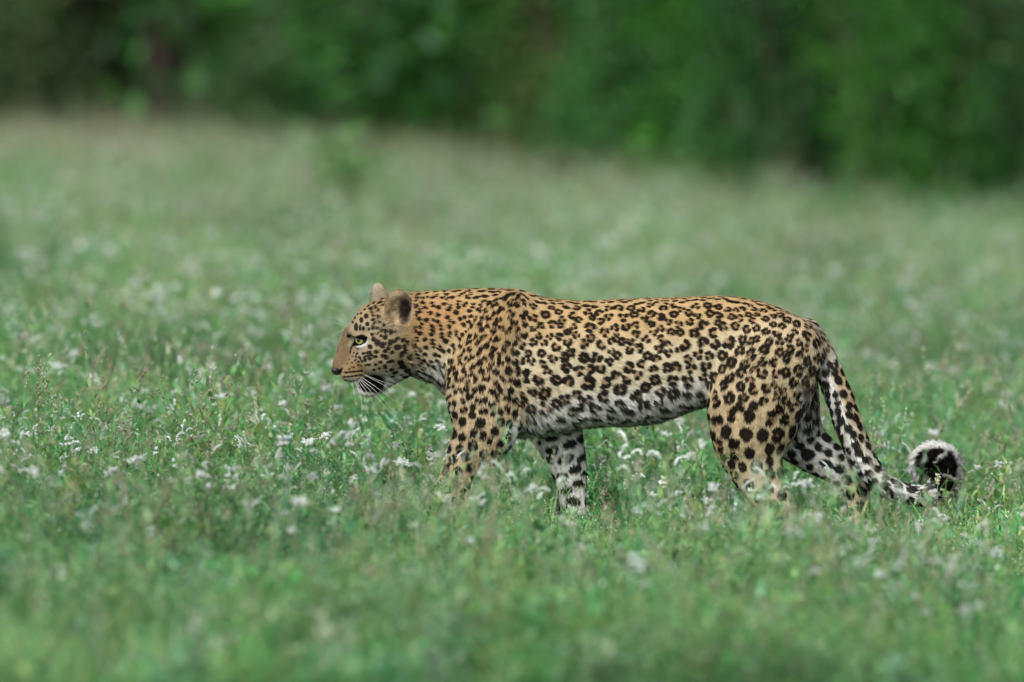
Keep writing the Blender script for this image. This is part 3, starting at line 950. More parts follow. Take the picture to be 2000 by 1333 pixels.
v, f = ball(1.0, 18, 12)
v = v * np.array([12, 10.5, 8.5]) * S
v[:, 2] = np.where(v[:, 2] < 0, v[:, 2] * 1.15, v[:, 2] * 0.8)
v[:, 1] *= np.where(v[:, 2] < 0, 0.75 + 0.25 * (1 + v[:, 2] / (9.8 * S)), 1.0)
m, nt, out = new_mat('nose_leather')
nz = nt.nodes.new('ShaderNodeTexNoise'); nz.inputs['Scale'].default_value = 500
bp = nt.nodes.new('ShaderNodeBump'); bp.inputs['Strength'].default_value = 0.4; bp.inputs['Distance'].default_value = 0.001
bs = nt.nodes.new('ShaderNodeBsdfPrincipled'); bs.inputs['Base Color'].default_value = (0.018, 0.013, 0.013, 1); bs.inputs['Roughness'].default_value = 0.45
nt.links.new(nz.outputs[0], bp.inputs['Height']); nt.links.new(bp.outputs[0], bs.inputs['Normal']); nt.links.new(bs.outputs[0], out.inputs[0])
nose = mesh_obj('nose', v, f, m, leopard)
nose.location = Vector(head_world(658.5, 722, 0) - BASE); nose.rotation_euler = (0, math.radians(8), YAW)

M_WH = simple_mat('whisker', (0.75, 0.74, 0.72), 0.4, 0.4)


def tube(pts, r0, r1, seg=5):
    pts = np.array(pts); v, f = [], []
    for i, p in enumerate(pts):
        d = pts[min(i + 1, len(pts) - 1)] - pts[max(i - 1, 0)]
        d = d / (np.linalg.norm(d) + 1e-9)
        a = np.cross(d, [0.31, 0.9, 0.2]); a /= np.linalg.norm(a); b = np.cross(d, a)
        r = r0 + (r1 - r0) * i / (len(pts) - 1)
        for j in range(seg):
            t = 2 * math.pi * j / seg
            v.append(p + (a * math.cos(t) + b * math.sin(t)) * r)
    for i in range(len(pts) - 1):
        for j in range(seg):
            k = (j + 1) % seg
            f.append([i * seg + j, i * seg + k, (i + 1) * seg + k, (i + 1) * seg + j])
    return np.array(v), f


WH = [(712, 725, 752, 733, 790, 757), (713, 731, 750, 750, 781, 778), (704, 737, 738, 765, 770, 802), (703, 739, 733, 770, 765, 805), (700, 740, 722, 770, 738, 800),
      (697, 741, 712, 770, 720, 806), (706, 734, 740, 757, 776, 784), (709, 728, 745, 742, 776, 752), (694, 742, 704, 768, 709, 800), (688, 744, 693, 765, 697, 790),
      (679, 627, 664, 605, 640, 595), (677, 632, 655, 620, 637, 618), (675, 637, 660, 631, 645, 629), (673, 645, 660, 648, 646, 658)]
for i, (x0, y0, x1, y1, x2, y2) in enumerate(WH):
    dep = -30 if i < 10 else -20 if i == 10 else 18
    pr = catmull([(x0, y0, dep), (x1, y1, dep - 14), (x2, y2, dep - 20)], 6)
    pts = [head_world(a, b, c) - BASE for a, b, c in pr]
    thin = i >= 10
    v, f = tube(pts, 0.00022 if thin else 0.00036, 0.0001 if thin else 0.00014)
    mesh_obj('whisker', v, f, M_WH, leopard)

# ------------------------------------------------------------------ meadow plants
class Plant:
    def __init__(self):
        self.v, self.f, self.c = [], [], []

    def strip(self, pts, wid, side, col, col2=None):
        """a leaf or blade: a ribbon folded lightly along its midrib"""
        n = len(pts); b = len(self.v)
        for i in range(n):
            t = i / (n - 1)
            c = col if col2 is None else col + (col2 - col) * t
            p = np.array(pts[i]); w = wid[i]
            self.v += [p - side * w, p + side * w]; self.c += [c, c]
        for i in range(n - 1):
            k = b + 2 * i
            self.f.append([k, k + 1, k + 3, k + 2])

    def blade(self, base, az, length, width, lean, curl, col, col2=None, n=4):
        d = np.array([math.cos(az), math.sin(az), 0]); side = np.array([-math.sin(az), math.cos(az), 0])
        pts, p, a = [np.array(base, float)], np.array(base, float), lean
        for i in range(n):
            p = p + (d * math.sin(a) + np.array([0, 0, math.cos(a)])) * length / n
            a += curl / n
            pts.append(p)
        self.strip(pts, [width * 0.5 * w for w in (0.6, 1, 0.9, 0.6, 0.06)][:n + 1], side, col, col2)
        return pts

    def leaf(self, base, az, length, width, lean, col, droop=0.6):
        d = np.array([math.cos(az), math.sin(az), 0]); side = np.array([-math.sin(az), math.cos(az), 0])
        pts, p, a = [np.array(base, float)], np.array(base, float), lean
        for i in range(3):
            p = p + (d * math.sin(a) + np.array([0, 0, math.cos(a)])) * length / 3
            a += droop / 3
            pts.append(p)
        self.strip(pts, [width * 0.5 * w for w in (0.15, 1, 0.75, 0.05)], side, col)

    def stem(self, pts, r0, r1, col, seg=3):
        v, f = tube(pts, r0, r1, seg)
        b = len(self.v)
        self.v += list(v); self.f += [[k + b for k in q] for q in f]; self.c += [col] * len(v)

    def bead(self, p, r, col, sq=(1, 1, 1)):
        b = len(self.v)
        rot = random.uniform(0, 1.5)
        ca_, sa_ = math.cos(rot), math.sin(rot)
        for o in ((ca_, sa_, 0), (-sa_, ca_, 0), (-ca_, -sa_, 0), (sa_, -ca_, 0), (0, 0, 1), (0, 0, -1)):
            self.v.append(np.array(p) + np.array(o) * r * np.array(sq)); self.c.append(col)
        for i in range(4):
            j = (i + 1) % 4
            self.f += [[b + i, b + j, b + 4], [b + j, b + i, b + 5]]

    def build(self, name, mat, parent=None, link=True):
        return mesh_obj(name, self.v, self.f, mat, parent, tint=np.array(self.c), link=link)


U = random.uniform
jit = lambda c, s=0.18: np.clip(np.array(c) * (1 + U(-s, s)) * np.array([1 + U(-s, s) * 0.5, 1, 1 + U(-s, s) * 0.5]), 0.004, 0.9)
G_MID, G_BLUE, G_OLIVE, G_LIGHT, G_DARK, G_DRY = (0.10, 0.30, 0.08), (0.13, 0.315, 0.14), (0.18, 0.28, 0.085), (0.22, 0.385, 0.15), (0.07, 0.205, 0.065), (0.38, 0.33, 0.24)
C_WHITE, C_CREAM, C_PINK = (0.74, 0.78, 0.75), (0.58, 0.62, 0.42), (0.50, 0.28, 0.45)


def grass_tuft(n, h, spread, cols, w=(0.003, 0.006)):
    p = Plant()
    for _ in range(n):
        r = spread * math.sqrt(random.random()); a = U(0, 6.28)
        c = jit(random.choice(cols))
        p.blade((r * math.cos(a), r * math.sin(a), -0.01), U(0, 6.28), h * U(0.45, 1.1), U(*w), U(0.0, 0.45), U(0.1, 1.3), c * 0.9, c * 1.1)
    return p


def herb(n, h, spread, cols, leaf=(0.018, 0.038), lw=0.28, per=9, branch=2, beads=True):
    """upright forbs: thin stems set with small narrow leaves"""
    p = Plant()
    for _ in range(n):
        r = spread * math.sqrt(random.random()); a = U(0, 6.28)
        base = np.array([r * math.cos(a), r * math.sin(a), -0.01])
        c = jit(random.choice(cols)); hh = h * U(0.55, 1.1)
        top = base + np.array([U(-0.25, 0.25) * hh, U(-0.25, 0.25) * hh, hh])
        mid = (base + top) / 2 + np.array([U(-0.02, 0.02), U(-0.02, 0.02), 0])
        lines = [catmull([base, mid, top], 3)]
        for b_ in range(branch):
            q = lines[0][random.randint(2, 4)]
            lines.append(catmull([q, q + np.array([U(-0.03, 0.03), U(-0.03, 0.03), 0.03]), q + np.array([U(-0.06, 0.06), U(-0.06, 0.06), U(0.04, 0.09)])], 2))
        for ln in lines:
            p.stem(ln, 0.0011, 0.0006, c * 0.95)
            for k in range(per if ln is lines[0] else per // 2):
                t = U(0.1, 1.0) * (len(ln) - 1); i = min(int(t), len(ln) - 2)
                q = ln[i] + (ln[i + 1] - ln[i]) * (t - i)
                L_ = U(*leaf)
                p.leaf(q, U(0, 6.28), L_, L_ * lw * U(0.7, 1.3), U(0.5, 1.3), jit(c, 0.15), U(0.2, 1.0))
            if beads and random.random() < 0.45:
                p.bead(ln[-1], U(0.002, 0.0035), jit(random.choice((C_CREAM, C_WHITE, G_LIGHT))))
    return p


def pod_herb(h, col):
    """legume with long arching pods"""
    p = herb(1, h, 0.01, [col], branch=3, per=8, beads=False)
    for _ in range(7):
        a = U(0, 6.28); z = h * U(0.55, 1.0); c = jit((0.15, 0.20, 0.07))
        p.blade((U(-0.02, 0.02), U(-0.02, 0.02), z), a, U(0.03, 0.055), 0.0045, U(0.6, 1.1), U(0.8, 1.6), c, c)
    return p


def broad(n, spread, cols, leaf=(0.03, 0.055)):
    p = Plant()
    for _ in range(n):
        r = spread * math.sqrt(random.random()); a = U(0, 6.28)
        L_ = U(*leaf)
        p.leaf((r * math.cos(a), r * math.sin(a), U(0.0, 0.10)), a + U(-0.6, 0.6), L_, L_ * U(0.42, 0.6), U(0.1, 1.2), jit(random.choice(cols)), U(0.3, 1.1))
    return p


def dry_stalk(n, h, spread):
    p = Plant()
    for _ in range(n):
        r = spread * math.sqrt(random.random()); a = U(0, 6.28)
        c = jit(random.choice((G_DRY, (0.38, 0.38, 0.26), (0.34, 0.37, 0.23), (0.28, 0.23, 0.18))))
        pts = p.blade((r * math.cos(a), r * math.sin(a), 0), U(0, 6.28), h * U(0.6, 1.1), 0.0022, U(0, 0.25), U(0.1, 0.5), c)
        for k in range(6):
            q = pts[-1] + (pts[-2] - pts[-1]) * U(0, 0.8)
            p.leaf(q, U(0, 6.28), U(0.012, 0.025), 0.003, U(0.3, 0.9), jit(c))
    return p


def cyme(p, base, az, length, over, col, size=0.0028):
    """one arching spike of tiny white florets along its upper side"""
    d = np.array([math.cos(az), math.sin(az), 0])
    a, q, pts = U(0.0, 0.5), np.array(base, float), []
    n = max(5, int(length / 0.0028))
    for i in range(n):
        q = q + (d * math.sin(a) + np.array([0, 0, math.cos(a)])) * length / n
        a += over / n
        pts.append(q)
        up = np.array([0, 0, 1]) * math.sin(a) * 0.0025 - d * math.cos(a) * 0.0025
        s = size * (0.75 + 0.45 * math.sin(math.pi * (i + 1) / (n + 1)))
        for _ in range(2):
            p.bead(q + up + np.array([U(-1, 1), U(-1, 1), U(-0.4, 0.8)]) * 0.0018, s * U(0.7, 1.1), jit(col, 0.07), (1, 1, 0.7))
    return pts


def flower_parts(h, n_spike, kind):
    """stem (with leaves) and the flower spikes of one flowering plant"""
    st = Plant(); sp = []
    c = jit(random.choice((G_MID, G_BLUE, G_LIGHT)))
    top = np.array([U(-0.15, 0.15) * h, U(-0.15, 0.15) * h, h * 0.86])
    ln = catmull([(0, 0, -0.01), top * 0.5 + np.array([U(-0.01, 0.01), U(-0.01, 0.01), 0]), top], 4)
    st.stem(ln, 0.0015, 0.0009, c)
    for k in range(12):
        t = U(0.1, 0.85) * (len(ln) - 1); i = min(int(t), len(ln) - 2)
        st.leaf(ln[i] + (ln[i + 1] - ln[i]) * (t - i), U(0, 6.28), U(0.02, 0.042), U(0.006, 0.012), U(0.5, 1.2), jit(c, 0.15), U(0.2, 1.0))
    for k in range(n_spike):
        f = Plant()
        az = U(0, 6.28)
        q = top + np.array([math.cos(az) * 0.012, math.sin(az) * 0.012, U(0.005, 0.03)])
        st.stem([top, (top + q) / 2 + np.array([0, 0, 0.003]), q], 0.0009, 0.0007, c)
        if kind == 'spike':
            cyme(f, q, az, U(0.012, 0.034), U(0.8, 2.2), random.choice((C_WHITE, C_WHITE, (0.5, 0.58, 0.47))))
        elif kind == 'cluster':
            for _ in range(14):
                f.bead(q + np.array([U(-1, 1), U(-1, 1), U(-0.3, 0.5)]) * 0.010, U(0.003, 0.005), jit(C_WHITE, 0.06), (1, 1, 0.6))
        elif kind == 'pink':
            for j in range(5):
                f.leaf(q, j * 1.257 + U(-0.2, 0.2), 0.010, 0.007, 1.0, jit(C_PINK, 0.1), 0.3)
            f.bead(q + np.array([0, 0, 0.002]), 0.002, jit((0.6, 0.5, 0.1)))
        else:
            for _ in range(22):
                f.bead(q + np.array([U(-0.006, 0.006), U(-0.006, 0.006), U(-0.004, 0.022)]), U(0.0025, 0.004), jit(C_CREAM, 0.1))
        sp.append(f)
    return st, sp


# clump library (not linked to the scene; drawn only where the meadow uses it)
def library(name, plants):
    c = bpy.data.collections.new(name)
    for i, (nm, p) in enumerate(plants):
        c.objects.link(p.build(nm, M_LEAF, link=False))
    return c


greens = [G_MID, G_BLUE, G_OLIVE, G_LIGHT]
LIB_GRASS = library('grass_clumps', [('grass_clump', grass_tuft(26, U(0.13, 0.20), 0.09, [G_MID, G_BLUE, G_LIGHT, G_OLIVE])) for _ in range(6)])
LIB_HERB = library('herb_clumps',
                   [('herb_clump', herb(7, U(0.15, 0.22), 0.08, [random.choice(greens)] * 2 + [G_MID])) for _ in range(6)] +
                   [('herb_clump', herb(6, U(0.14, 0.20), 0.08, [G_BLUE, G_LIGHT], leaf=(0.012, 0.024), per=14, branch=3)) for _ in range(3)] +
                   [('herb_clump', pod_herb(U(0.18, 0.26), random.choice((G_OLIVE, G_MID)))) for _ in range(2)] +
                   [('herb_clump', broad(16, 0.08, [G_MID, G_DARK, (0.06, 0.17, 0.04)])) for _ in range(3)])
LIB_FAR = library('pale_clumps', [('pale_clump', grass_tuft(26, U(0.15, 0.22), 0.10, [(0.27, 0.37, 0.21), (0.32, 0.40, 0.27), (0.20, 0.33, 0.15), (0.36, 0.37, 0.26)])) for _ in range(4)])


def wisp(h, spread, n):
    """tall thin flowering stalks with small seed heads and a few leaves"""
    p = Plant()
    for _ in range(n):
        r = spread * math.sqrt(random.random()); a = U(0, 6.28)
        c = jit(random.choice((G_OLIVE, G_LIGHT, G_BLUE, (0.24, 0.26, 0.14)))); hh = h * U(0.7, 1.15)
        b = np.array([r * math.cos(a), r * math.sin(a), 0.0])
        ln = catmull([b, b + np.array([U(-0.02, 0.02), U(-0.02, 0.02), hh * 0.5]), b + np.array([U(-0.07, 0.07), U(-0.07, 0.07), hh])], 3)
        p.stem(ln, 0.0011, 0.0006, c)
        for k in range(7):
            q = ln[random.randint(1, 5)]
            p.leaf(q, U(0, 6.28), U(0.018, 0.045), U(0.003, 0.008), U(0.4, 1.1), jit(c), U(0.3, 1.2))
        hc = jit(random.choice(((0.40, 0.45, 0.30), (0.30, 0.36, 0.20), (0.50, 0.55, 0.45), (0.36, 0.36, 0.26), (0.30, 0.26, 0.20))))
        for k in range(9):
            t = 1 - 0.16 * random.random()
            p.bead(ln[-1] + (ln[-2] - ln[-1]) * U(0, 0.9) + np.array([U(-1, 1), U(-1, 1), U(-1, 1)]) * 0.004, U(0.0018, 0.0032), hc, (1, 1, 1.5))
    return p


LIB_WEED = library('weed_clumps', [('weed_clump', herb(4, U(0.2, 0.27), 0.06, [c], leaf=(0.026, 0.048), lw=0.34, per=10, branch=2)) for c in (G_DARK, (0.05, 0.16, 0.06), (0.22, 0.34, 0.17), G_MID, (0.09, 0.27, 0.06), (0.28, 0.38, 0.26))])
LIB_WISP = library('wisp_clumps', [('wisp_clump', wisp(U(0.22, 0.32), 0.07, 4)) for _ in range(7)])
LIB_DRY = library('dry_clumps', [('dry_clump', dry_stalk(8, U(0.2, 0.3), 0.08)) for _ in range(4)])
fl = []
for _ in range(6):
    st, sp = flower_parts(U(0.16, 0.26), random.choice((2, 3, 3)), random.choice(('spike', 'spike', 'cluster')))
    for f in sp:
        b = len(st.v); st.v += f.v; st.c += f.c; st.f += [[k + b for k in q] for q in f.f]
    fl.append(('flower_clump', st))
LIB_FLOWER = library('flower_clumps', fl)


def scatter(name, label, lib, x, y, scale, tilt=0.12):
    n = len(x)
    me = bpy.data.meshes.new(name)
    me.vertices.add(n)
    co = np.stack([x, y, slope(x, y)], -1).astype(np.float32)
    me.vertices.foreach_set('co', co.ravel())
    a = me.attributes.new('turn', 'FLOAT_VECTOR', 'POINT')
    a.data.foreach_set('vector', np.stack([RNG.normal(0, tilt, n), RNG.normal(0, tilt, n), RNG.uniform(0, 6.283, n)], -1).astype(np.float32).ravel())
    a = me.attributes.new('size', 'FLOAT', 'POINT'); a.data.foreach_set('value', np.asarray(scale, dtype=np.float32))
    a = me.attributes.new('pick', 'INT', 'POINT'); a.data.foreach_set('value', RNG.integers(0, len(lib.objects), n).astype(np.int32))
    o = bpy.data.objects.new(name, me); COL.objects.link(o)
    ng = bpy.data.node_groups.new(name, 'GeometryNodeTree')
    ng.interface.new_socket('Geometry', in_out='INPUT', socket_type='NodeSocketGeometry')
    ng.interface.new_socket('Geometry', in_out='OUTPUT', socket_type='NodeSocketGeometry')
    N, L = ng.nodes.new, ng.links.new
    gi, go = N('NodeGroupInput'), N('NodeGroupOutput')
    ci = N('GeometryNodeCollectionInfo'); ci.inputs['Collection'].default_value = lib
    ci.inputs['Separate Children'].default_value = True; ci.inputs['Reset Children'].default_value = True
    ip = N('GeometryNodeInstanceOnPoints'); ip.inputs['Pick Instance'].default_value = True
    nodes = []
    for nm, ty in (('turn', 'FLOAT_VECTOR'), ('size', 'FLOAT'), ('pick', 'INT')):
        k = N('GeometryNodeInputNamedAttribute'); k.data_type = ty; k.inputs['Name'].default_value = nm; nodes.append(k)
    eu = N('FunctionNodeEulerToRotation')
    L(nodes[0].outputs['Attribute'], eu.inputs[0])
    L(gi.outputs[0], ip.inputs['Points']); L(ci.outputs[0], ip.inputs['Instance'])
    L(eu.outputs[0], ip.inputs['Rotation']); L(nodes[1].outputs['Attribute'], ip.inputs['Scale']); L(nodes[2].outputs['Attribute'], ip.inputs['Instance Index'])
    L(ip.outputs[0], go.inputs[0])
    md = o.modifiers.new('scatter', 'NODES'); md.node_group = ng
    return tag(o, label, kind='stuff')


def field(y0, y1, density, half=1.45, grow=1.35):
    """random points over the strip of meadow between two depths, a little wider than the view"""
    xs, ys = [], []
    for ya in np.arange(y0, y1, 0.5):
        hw = half * (CAM_D + ya + 0.25) / CAM_D * grow
        d = density(ya) if callable(density) else density
        n = RNG.poisson(d * 2 * hw * 0.5)
        xs.append(RNG.uniform(-hw, hw, n)); ys.append(RNG.uniform(ya, ya + 0.5, n))
    return np.concatenate(xs), np.concatenate(ys)


far_fade = lambda a, b: (lambda y: a + (b - a) * min(1, max(0, (y - 4) / 14)))
x, y = field(-5.0, 33, far_fade(95, 22))
sc_ = (0.85 + 0.25 * value_noise(np.stack([x * 0.9, y * 0.9, x * 0], -1), 5)) * RNG.uniform(0.75, 1.2, len(x)) * (1 + 0.012 * np.clip(y, 0, 40))
def paths(x, y):
    """plants stand lower where the animals pass, taller elsewhere"""
    near = np.exp(-((y + 0.45) / 0.75) ** 2) * sstep(LEO0 - 0.25, LEO0 + 0.05, x) * sstep(LEO1 + 0.35, LEO1 - 0.05, x)
    
    leg = np.exp(-((y + 0.5) / 0.8) ** 2) * sstep(W(1000, 0)[0], W(1040, 0)[0], x) * sstep(W(1240, 0)[0], W(1190, 0)[0], x)
    return 1.12 - 0.36 * near - 0.16 * leg


LEO0, LEO1 = W(800, 0)[0], W(1700, 0)[0]
sc_ *= paths(x, y)
scatter('meadow_grass', 'short green meadow grass all around the leopard', LIB_GRASS, x, y, sc_)
x, y = field(3.0, 26, lambda y: 28 * min(1, (y - 3) / 9))
scatter('pale_grass', 'pale seeding grass making the far meadow lighter', LIB_FAR, x, y, RNG.uniform(0.8, 1.25, len(x)) * (1 + 0.012 * np.clip(y, 0, 40)))
x, y = field(-5.0, -1.7, 13)
scatter('leafy_weeds', 'broad leaved dark and bright green weeds in the near grass', LIB_WEED, x, y, RNG.uniform(0.55, 0.9, len(x)) * paths(x, y))
x, y = field(-5.0, 33, lambda y: 15 if y < 8 else 12)
scatter('seeding_stalks', 'thin tall stalks with small seed heads standing above the grass', LIB_WISP, x, y, RNG.uniform(0.7, 1.15, len(x)) * paths(x, y) ** 1.6)
x, y = field(-5.0, 33, far_fade(120, 40))
sc_ = (0.85 + 0.3 * value_noise(np.stack([x * 1.3, y * 1.3, x * 0], -1), 6)) * RNG.uniform(0.7, 1.15, len(x)) * (1 + 0.012 * np.clip(y, 0, 40))
sc_ *= paths(x, y)
scatter('meadow_herbs', 'low leafy green herbs growing between the grass', LIB_HERB, x, y, sc_)
x, y = field(-5.0, 33, lambda y: 2.0 + 5 * min(1, max(0, (y - 5) / 10)) + 75 * min(1, max(0, (y - 18.5) / 5)))
keep = (y < 19) | (RNG.random(len(x)) < 1.0 - 0.22 * (x + 3))
x, y = x[keep], y[keep]
scatter('dry_grass', 'pale brown dry grass stalks, densest along the far edge of the meadow', LIB_DRY, x, y, RNG.uniform(0.7, 1.2, len(x)) * (1 + 0.012 * np.clip(y, 0, 40)))
x, y = field(3.5, 23, lambda y: 30 if y < 12 else 22)
keep = value_noise(np.stack([x * 0.8, y * 0.8, x * 0], -1), 8) > -0.5
x, y = x[keep], y[keep]
scatter('distant_flowers', 'white flowers dotting the meadow behind the leopard', LIB_FLOWER, x, y, RNG.uniform(0.85, 1.3, len(x)))

x, y = field(-5.0, 3.5, lambda y: 34 if y < -1.2 else 20)
keep = (value_noise(np.stack([x * 1.1, y * 0.9, x * 0 + 0.3], -1), 12) > -0.2) & ~((y > -1.2) & (y < 0.3) & (x > LEO0 - 0.3) & (x < LEO1 + 0.3))
x, y = x[keep], y[keep]
scatter('meadow_flowers', 'small white flower heads scattered thinly through the near grass', LIB_FLOWER, x, y, RNG.uniform(0.65, 1.0, len(x)) * np.where(y < -1.2, 1.45, 1.1))

# ------------------------------------------------------------------ flowering plants one can count, around the leopard
LEO_BOX = [W(640, 0)[0], W(1880, 0)[0]]
PROTO = {}
for kind, k_n in (('spike', 7), ('cluster', 4), ('pink', 2), ('bud', 2)):
    PROTO[kind] = []
    for _ in range(k_n):
        h = U(0.20, 0.27) if kind != 'pink' else U(0.15, 0.2)
        st, sp = flower_parts(h, {'spike': random.choice((2, 3)), 'cluster': 2, 'pink': 1, 'bud': 1}[kind], kind)
        PROTO[kind].append((h, st.build('stem', M_LEAF, link=False).data, [f.build('flower_spike', M_PETAL, link=False).data for f in sp]))
NAMES = {'spike': 'white_flower_plant', 'cluster': 'white_cluster_plant', 'pink': 'pink_flower_plant', 'bud': 'cream_flower_plant'}


def on_ray(px, py, h):
    """where on the ground a plant of height h stands whose top is seen at this photo pixel"""
    k = 2.56 / CAM_D / 2000
    for _ in range(1):
        cp, sp_ = math.cos(PITCH), math.sin(PITCH)
        u, w = (px - 1000) * k, (666.5 - py) * k
        d = np.array([u, cp + w * sp_, -sp_ + w * cp])
        lo, hi = 12.0, 70.0
        for _ in range(40):
            t = (lo + hi) / 2
            p = np.array([0, -CAM_D, CAM_H]) + d * t
            if p[2] > slope(p[0], p[1]) + h: lo = t
            else: hi = t
    return p[0], p[1]


def flower(kind, x, y, s, label, cat, group=None):
    h, st, sp = random.choice(PROTO[kind])
    e = empty(NAMES[kind], (x, y, float(slope(x, y))), U(0, 6.28))
    e.scale = (s, s, s)
    tag(e, label, cat, group)
    o = bpy.data.objects.new('stem', st); COL.objects.link(o); o.parent = e
    for d in sp:
        o = bpy.data.objects.new('flower_head', d); COL.objects.link(o); o.parent = e
    return e


placed = []
# seen one by one in the photo: pixel of the flower, kind
SEEN = [(210, 893, 'spike'), (150, 850, 'cluster'), (300, 862, 'cluster'), (340, 830, 'spike'), (368, 822, 'spike'), (280, 790, 'spike'), (388, 712, 'bud'), (505, 765, 'spike'),
        (530, 742, 'spike'), (565, 750, 'spike'), (548, 792, 'cluster'), (493, 795, 'bud'), (562, 845, 'bud'), (590, 805, 'spike'), (620, 728, 'spike'), (640, 800, 'cluster'), (470, 935, 'spike'),
        (560, 900, 'spike'), (345, 955, 'spike'), (150, 1000, 'spike'), (830, 862, 'cluster'), (845, 880, 'cluster'), (870, 845, 'cluster'), (965, 853, 'cluster'), (945, 885, 'cluster'), (880, 905, 'spike'),
        (1230, 880, 'spike'), (1260, 945, 'cluster'), (1300, 975, 'spike'), (1320, 870, 'spike'), (1345, 905, 'spike'), (1225, 955, 'bud'), (1165, 905, 'spike'), (1185, 880, 'cluster'),
        (1430, 915, 'cluster'), (1465, 942, 'cluster'), (1395, 970, 'spike'), (1480, 975, 'cluster'), (1455, 1005, 'spike'), (1580, 1000, 'cluster'), (1605, 1010, 'cluster'), (1540, 1030, 'spike'), (1665, 990, 'spike'),
        (1700, 1025, 'spike'), (1760, 1055, 'spike'), (1730, 1040, 'spike'), (1950, 985, 'spike'), (1990, 990, 'spike'), (1825, 945, 'bud'), (1650, 1060, 'spike'), (1590, 1035, 'spike'), (1340, 1000, 'spike')]
for (px, py, kind) in SEEN:
    s = U(0.85, 1.05)
    h = np.mean([q[0] for q in PROTO[kind]]) * s
    x, y = on_ray(px, py, h)
    if y < -6 or y > 20:
        continue
    placed.append((x, y, kind, s))
PINK = [(1243, 858), (392, 822), (380, 826), (36, 797), (1780, 845), (695, 918), (1190, 905)]
for (px, py) in PINK:
    x, y = on_ray(px, py, 0.17)
    placed.append((x, y, 'pink', 0.95))
tries = 0
while len(placed) < 292 and tries < 20000:
    tries += 1
    y = random.triangular(-4.6, 4.0, -2.4)
    hw = 1.40 * (CAM_D + y) / CAM_D
    x = U(-hw, hw)
    if LEO_BOX[0] - 0.02 < x < LEO_BOX[1] and -0.22 < y < 0.22:
        continue
    if LEO0 < x < LEO1 and -1.5 < y < 0.3 and random.random() < 0.8:
        continue
    if value_noise(np.array([[x * 1.1, y * 0.9, 0.3]]), 12)[0] < U(-0.55, 0.25):
        continue
    if any((x - q[0]) ** 2 + (y - q[1]) ** 2 < 0.0035 for q in placed):
        continue
    placed.append((x, y, random.choices(('spike', 'cluster', 'bud'), (0.62, 0.30, 0.08))[0], U(0.8, 1.15)))
LOOK = {'spike': ('white arching flower', 'flower'), 'cluster': ('white clustered flower', 'flower'),
        'pink': ('small pink flower', 'flower'), 'bud': ('cream budded flower', 'flower')}
TALL = [(60, 760), (130, 725), (205, 735), (245, 765), (282, 770), (325, 792), (345, 830), (415, 732), (440, 790), (470, 752), (500, 800), (525, 785), (560, 830), (610, 738), (640, 748), (655, 800), (700, 815),
        (735, 840), (790, 835), (865, 830), (1160, 860), (1190, 850), (1260, 850), (1300, 885), (1350, 880), (1430, 880), (1700, 985), (1740, 985), (1770, 975), (1825, 930), (1905, 930), (1945, 905), (1975, 960), (20, 820), (90, 800), (1560, 960), (1630, 985)]
TPROTO = []
for _ in range(7):
    h = U(0.27, 0.33)
    hp = herb(1, h, 0.004, [random.choice((G_OLIVE, G_BLUE, G_MID))], leaf=(0.016, 0.036), per=16, branch=4) if random.random() < 0.55 else pod_herb(h, random.choice((G_OLIVE, G_MID)))
    TPROTO.append((h, hp.build('stem', M_LEAF, link=False).data))
for (px, py) in TALL:
    h, d = random.choice(TPROTO)
    x, y = on_ray(px, py, h * 0.95)
    placed.append((x, y, 'tall', 1.0, d))
placed = [q if len(q) == 5 else (*q, None) for q in placed]
NAMES['tall'] = 'tall_herb'
LOOK['tall'] = ('tall leafy green herb', 'herb')
ZONES = [(-1e9, 120, 'at the left edge'), (120, 330, 'far ahead of the leopard'), (330, 500, 'midway ahead of the leopard'), (500, 660, 'just ahead of the leopard nose'), (660, 850, 'below the leopard head'),
         (850, 1010, 'by the near foreleg'), (1010, 1200, 'by the far foreleg'), (1200, 1390, 'under the belly'), (1390, 1560, 'by the near hind leg'), (1560, 1720, 'by the far hind leg'), (1720, 1890, 'beside the curled tail'), (1890, 1e9, 'right of the tail')]
DEPTHS = [(-99, -2.2, 'in the blurred foreground'), (-2.2, -0.9, 'in the near grass'), (-0.9, 0.15, 'in the sharp grass'), (0.15, 1.6, 'just beyond it'), (1.6, 99, 'in blurred grass beyond')]
ORD = ['leftmost', 'second from left', 'third from left', 'fourth from left', 'fifth from left', 'sixth from left', 'seventh from left', 'eighth from left', 'ninth from left', 'tenth from left', 'eleventh from left', 'twelfth from left']
bins = {}
for (x, y, kind, s, dat) in placed:
    px = 1000 + x * CAM_D / (CAM_D + y) / S
    z = next(q[2] for q in ZONES if q[0] <= px < q[1]); d = next(q[2] for q in DEPTHS if q[0] <= y < q[1])
    bins.setdefault((kind, z, d), []).append((px, x, y, s, dat))
for (kind, z, d), mem in bins.items():
    mem.sort(key=lambda q: q[0])
    for k, (px, x, y, s, dat) in enumerate(mem):
        lab = f'{LOOK[kind][0]} {d}, {z}'
        if len(mem) > 1 and k < len(ORD):
            lab += ', ' + (ORD[k] if k < len(mem) - 1 else 'rightmost')
        if dat is not None:
            o = bpy.data.objects.new(NAMES[kind], dat); COL.objects.link(o)
            o.location = (x, y, float(slope(x, y))); o.rotation_euler.z = U(0, 6.28)
            tag(o, lab, LOOK[kind][1], LOOK[kind][0] + 's around the leopard')
            continue
        flower(kind, x, y, s, lab, LOOK[kind][1], LOOK[kind][0] + 's around the leopard')

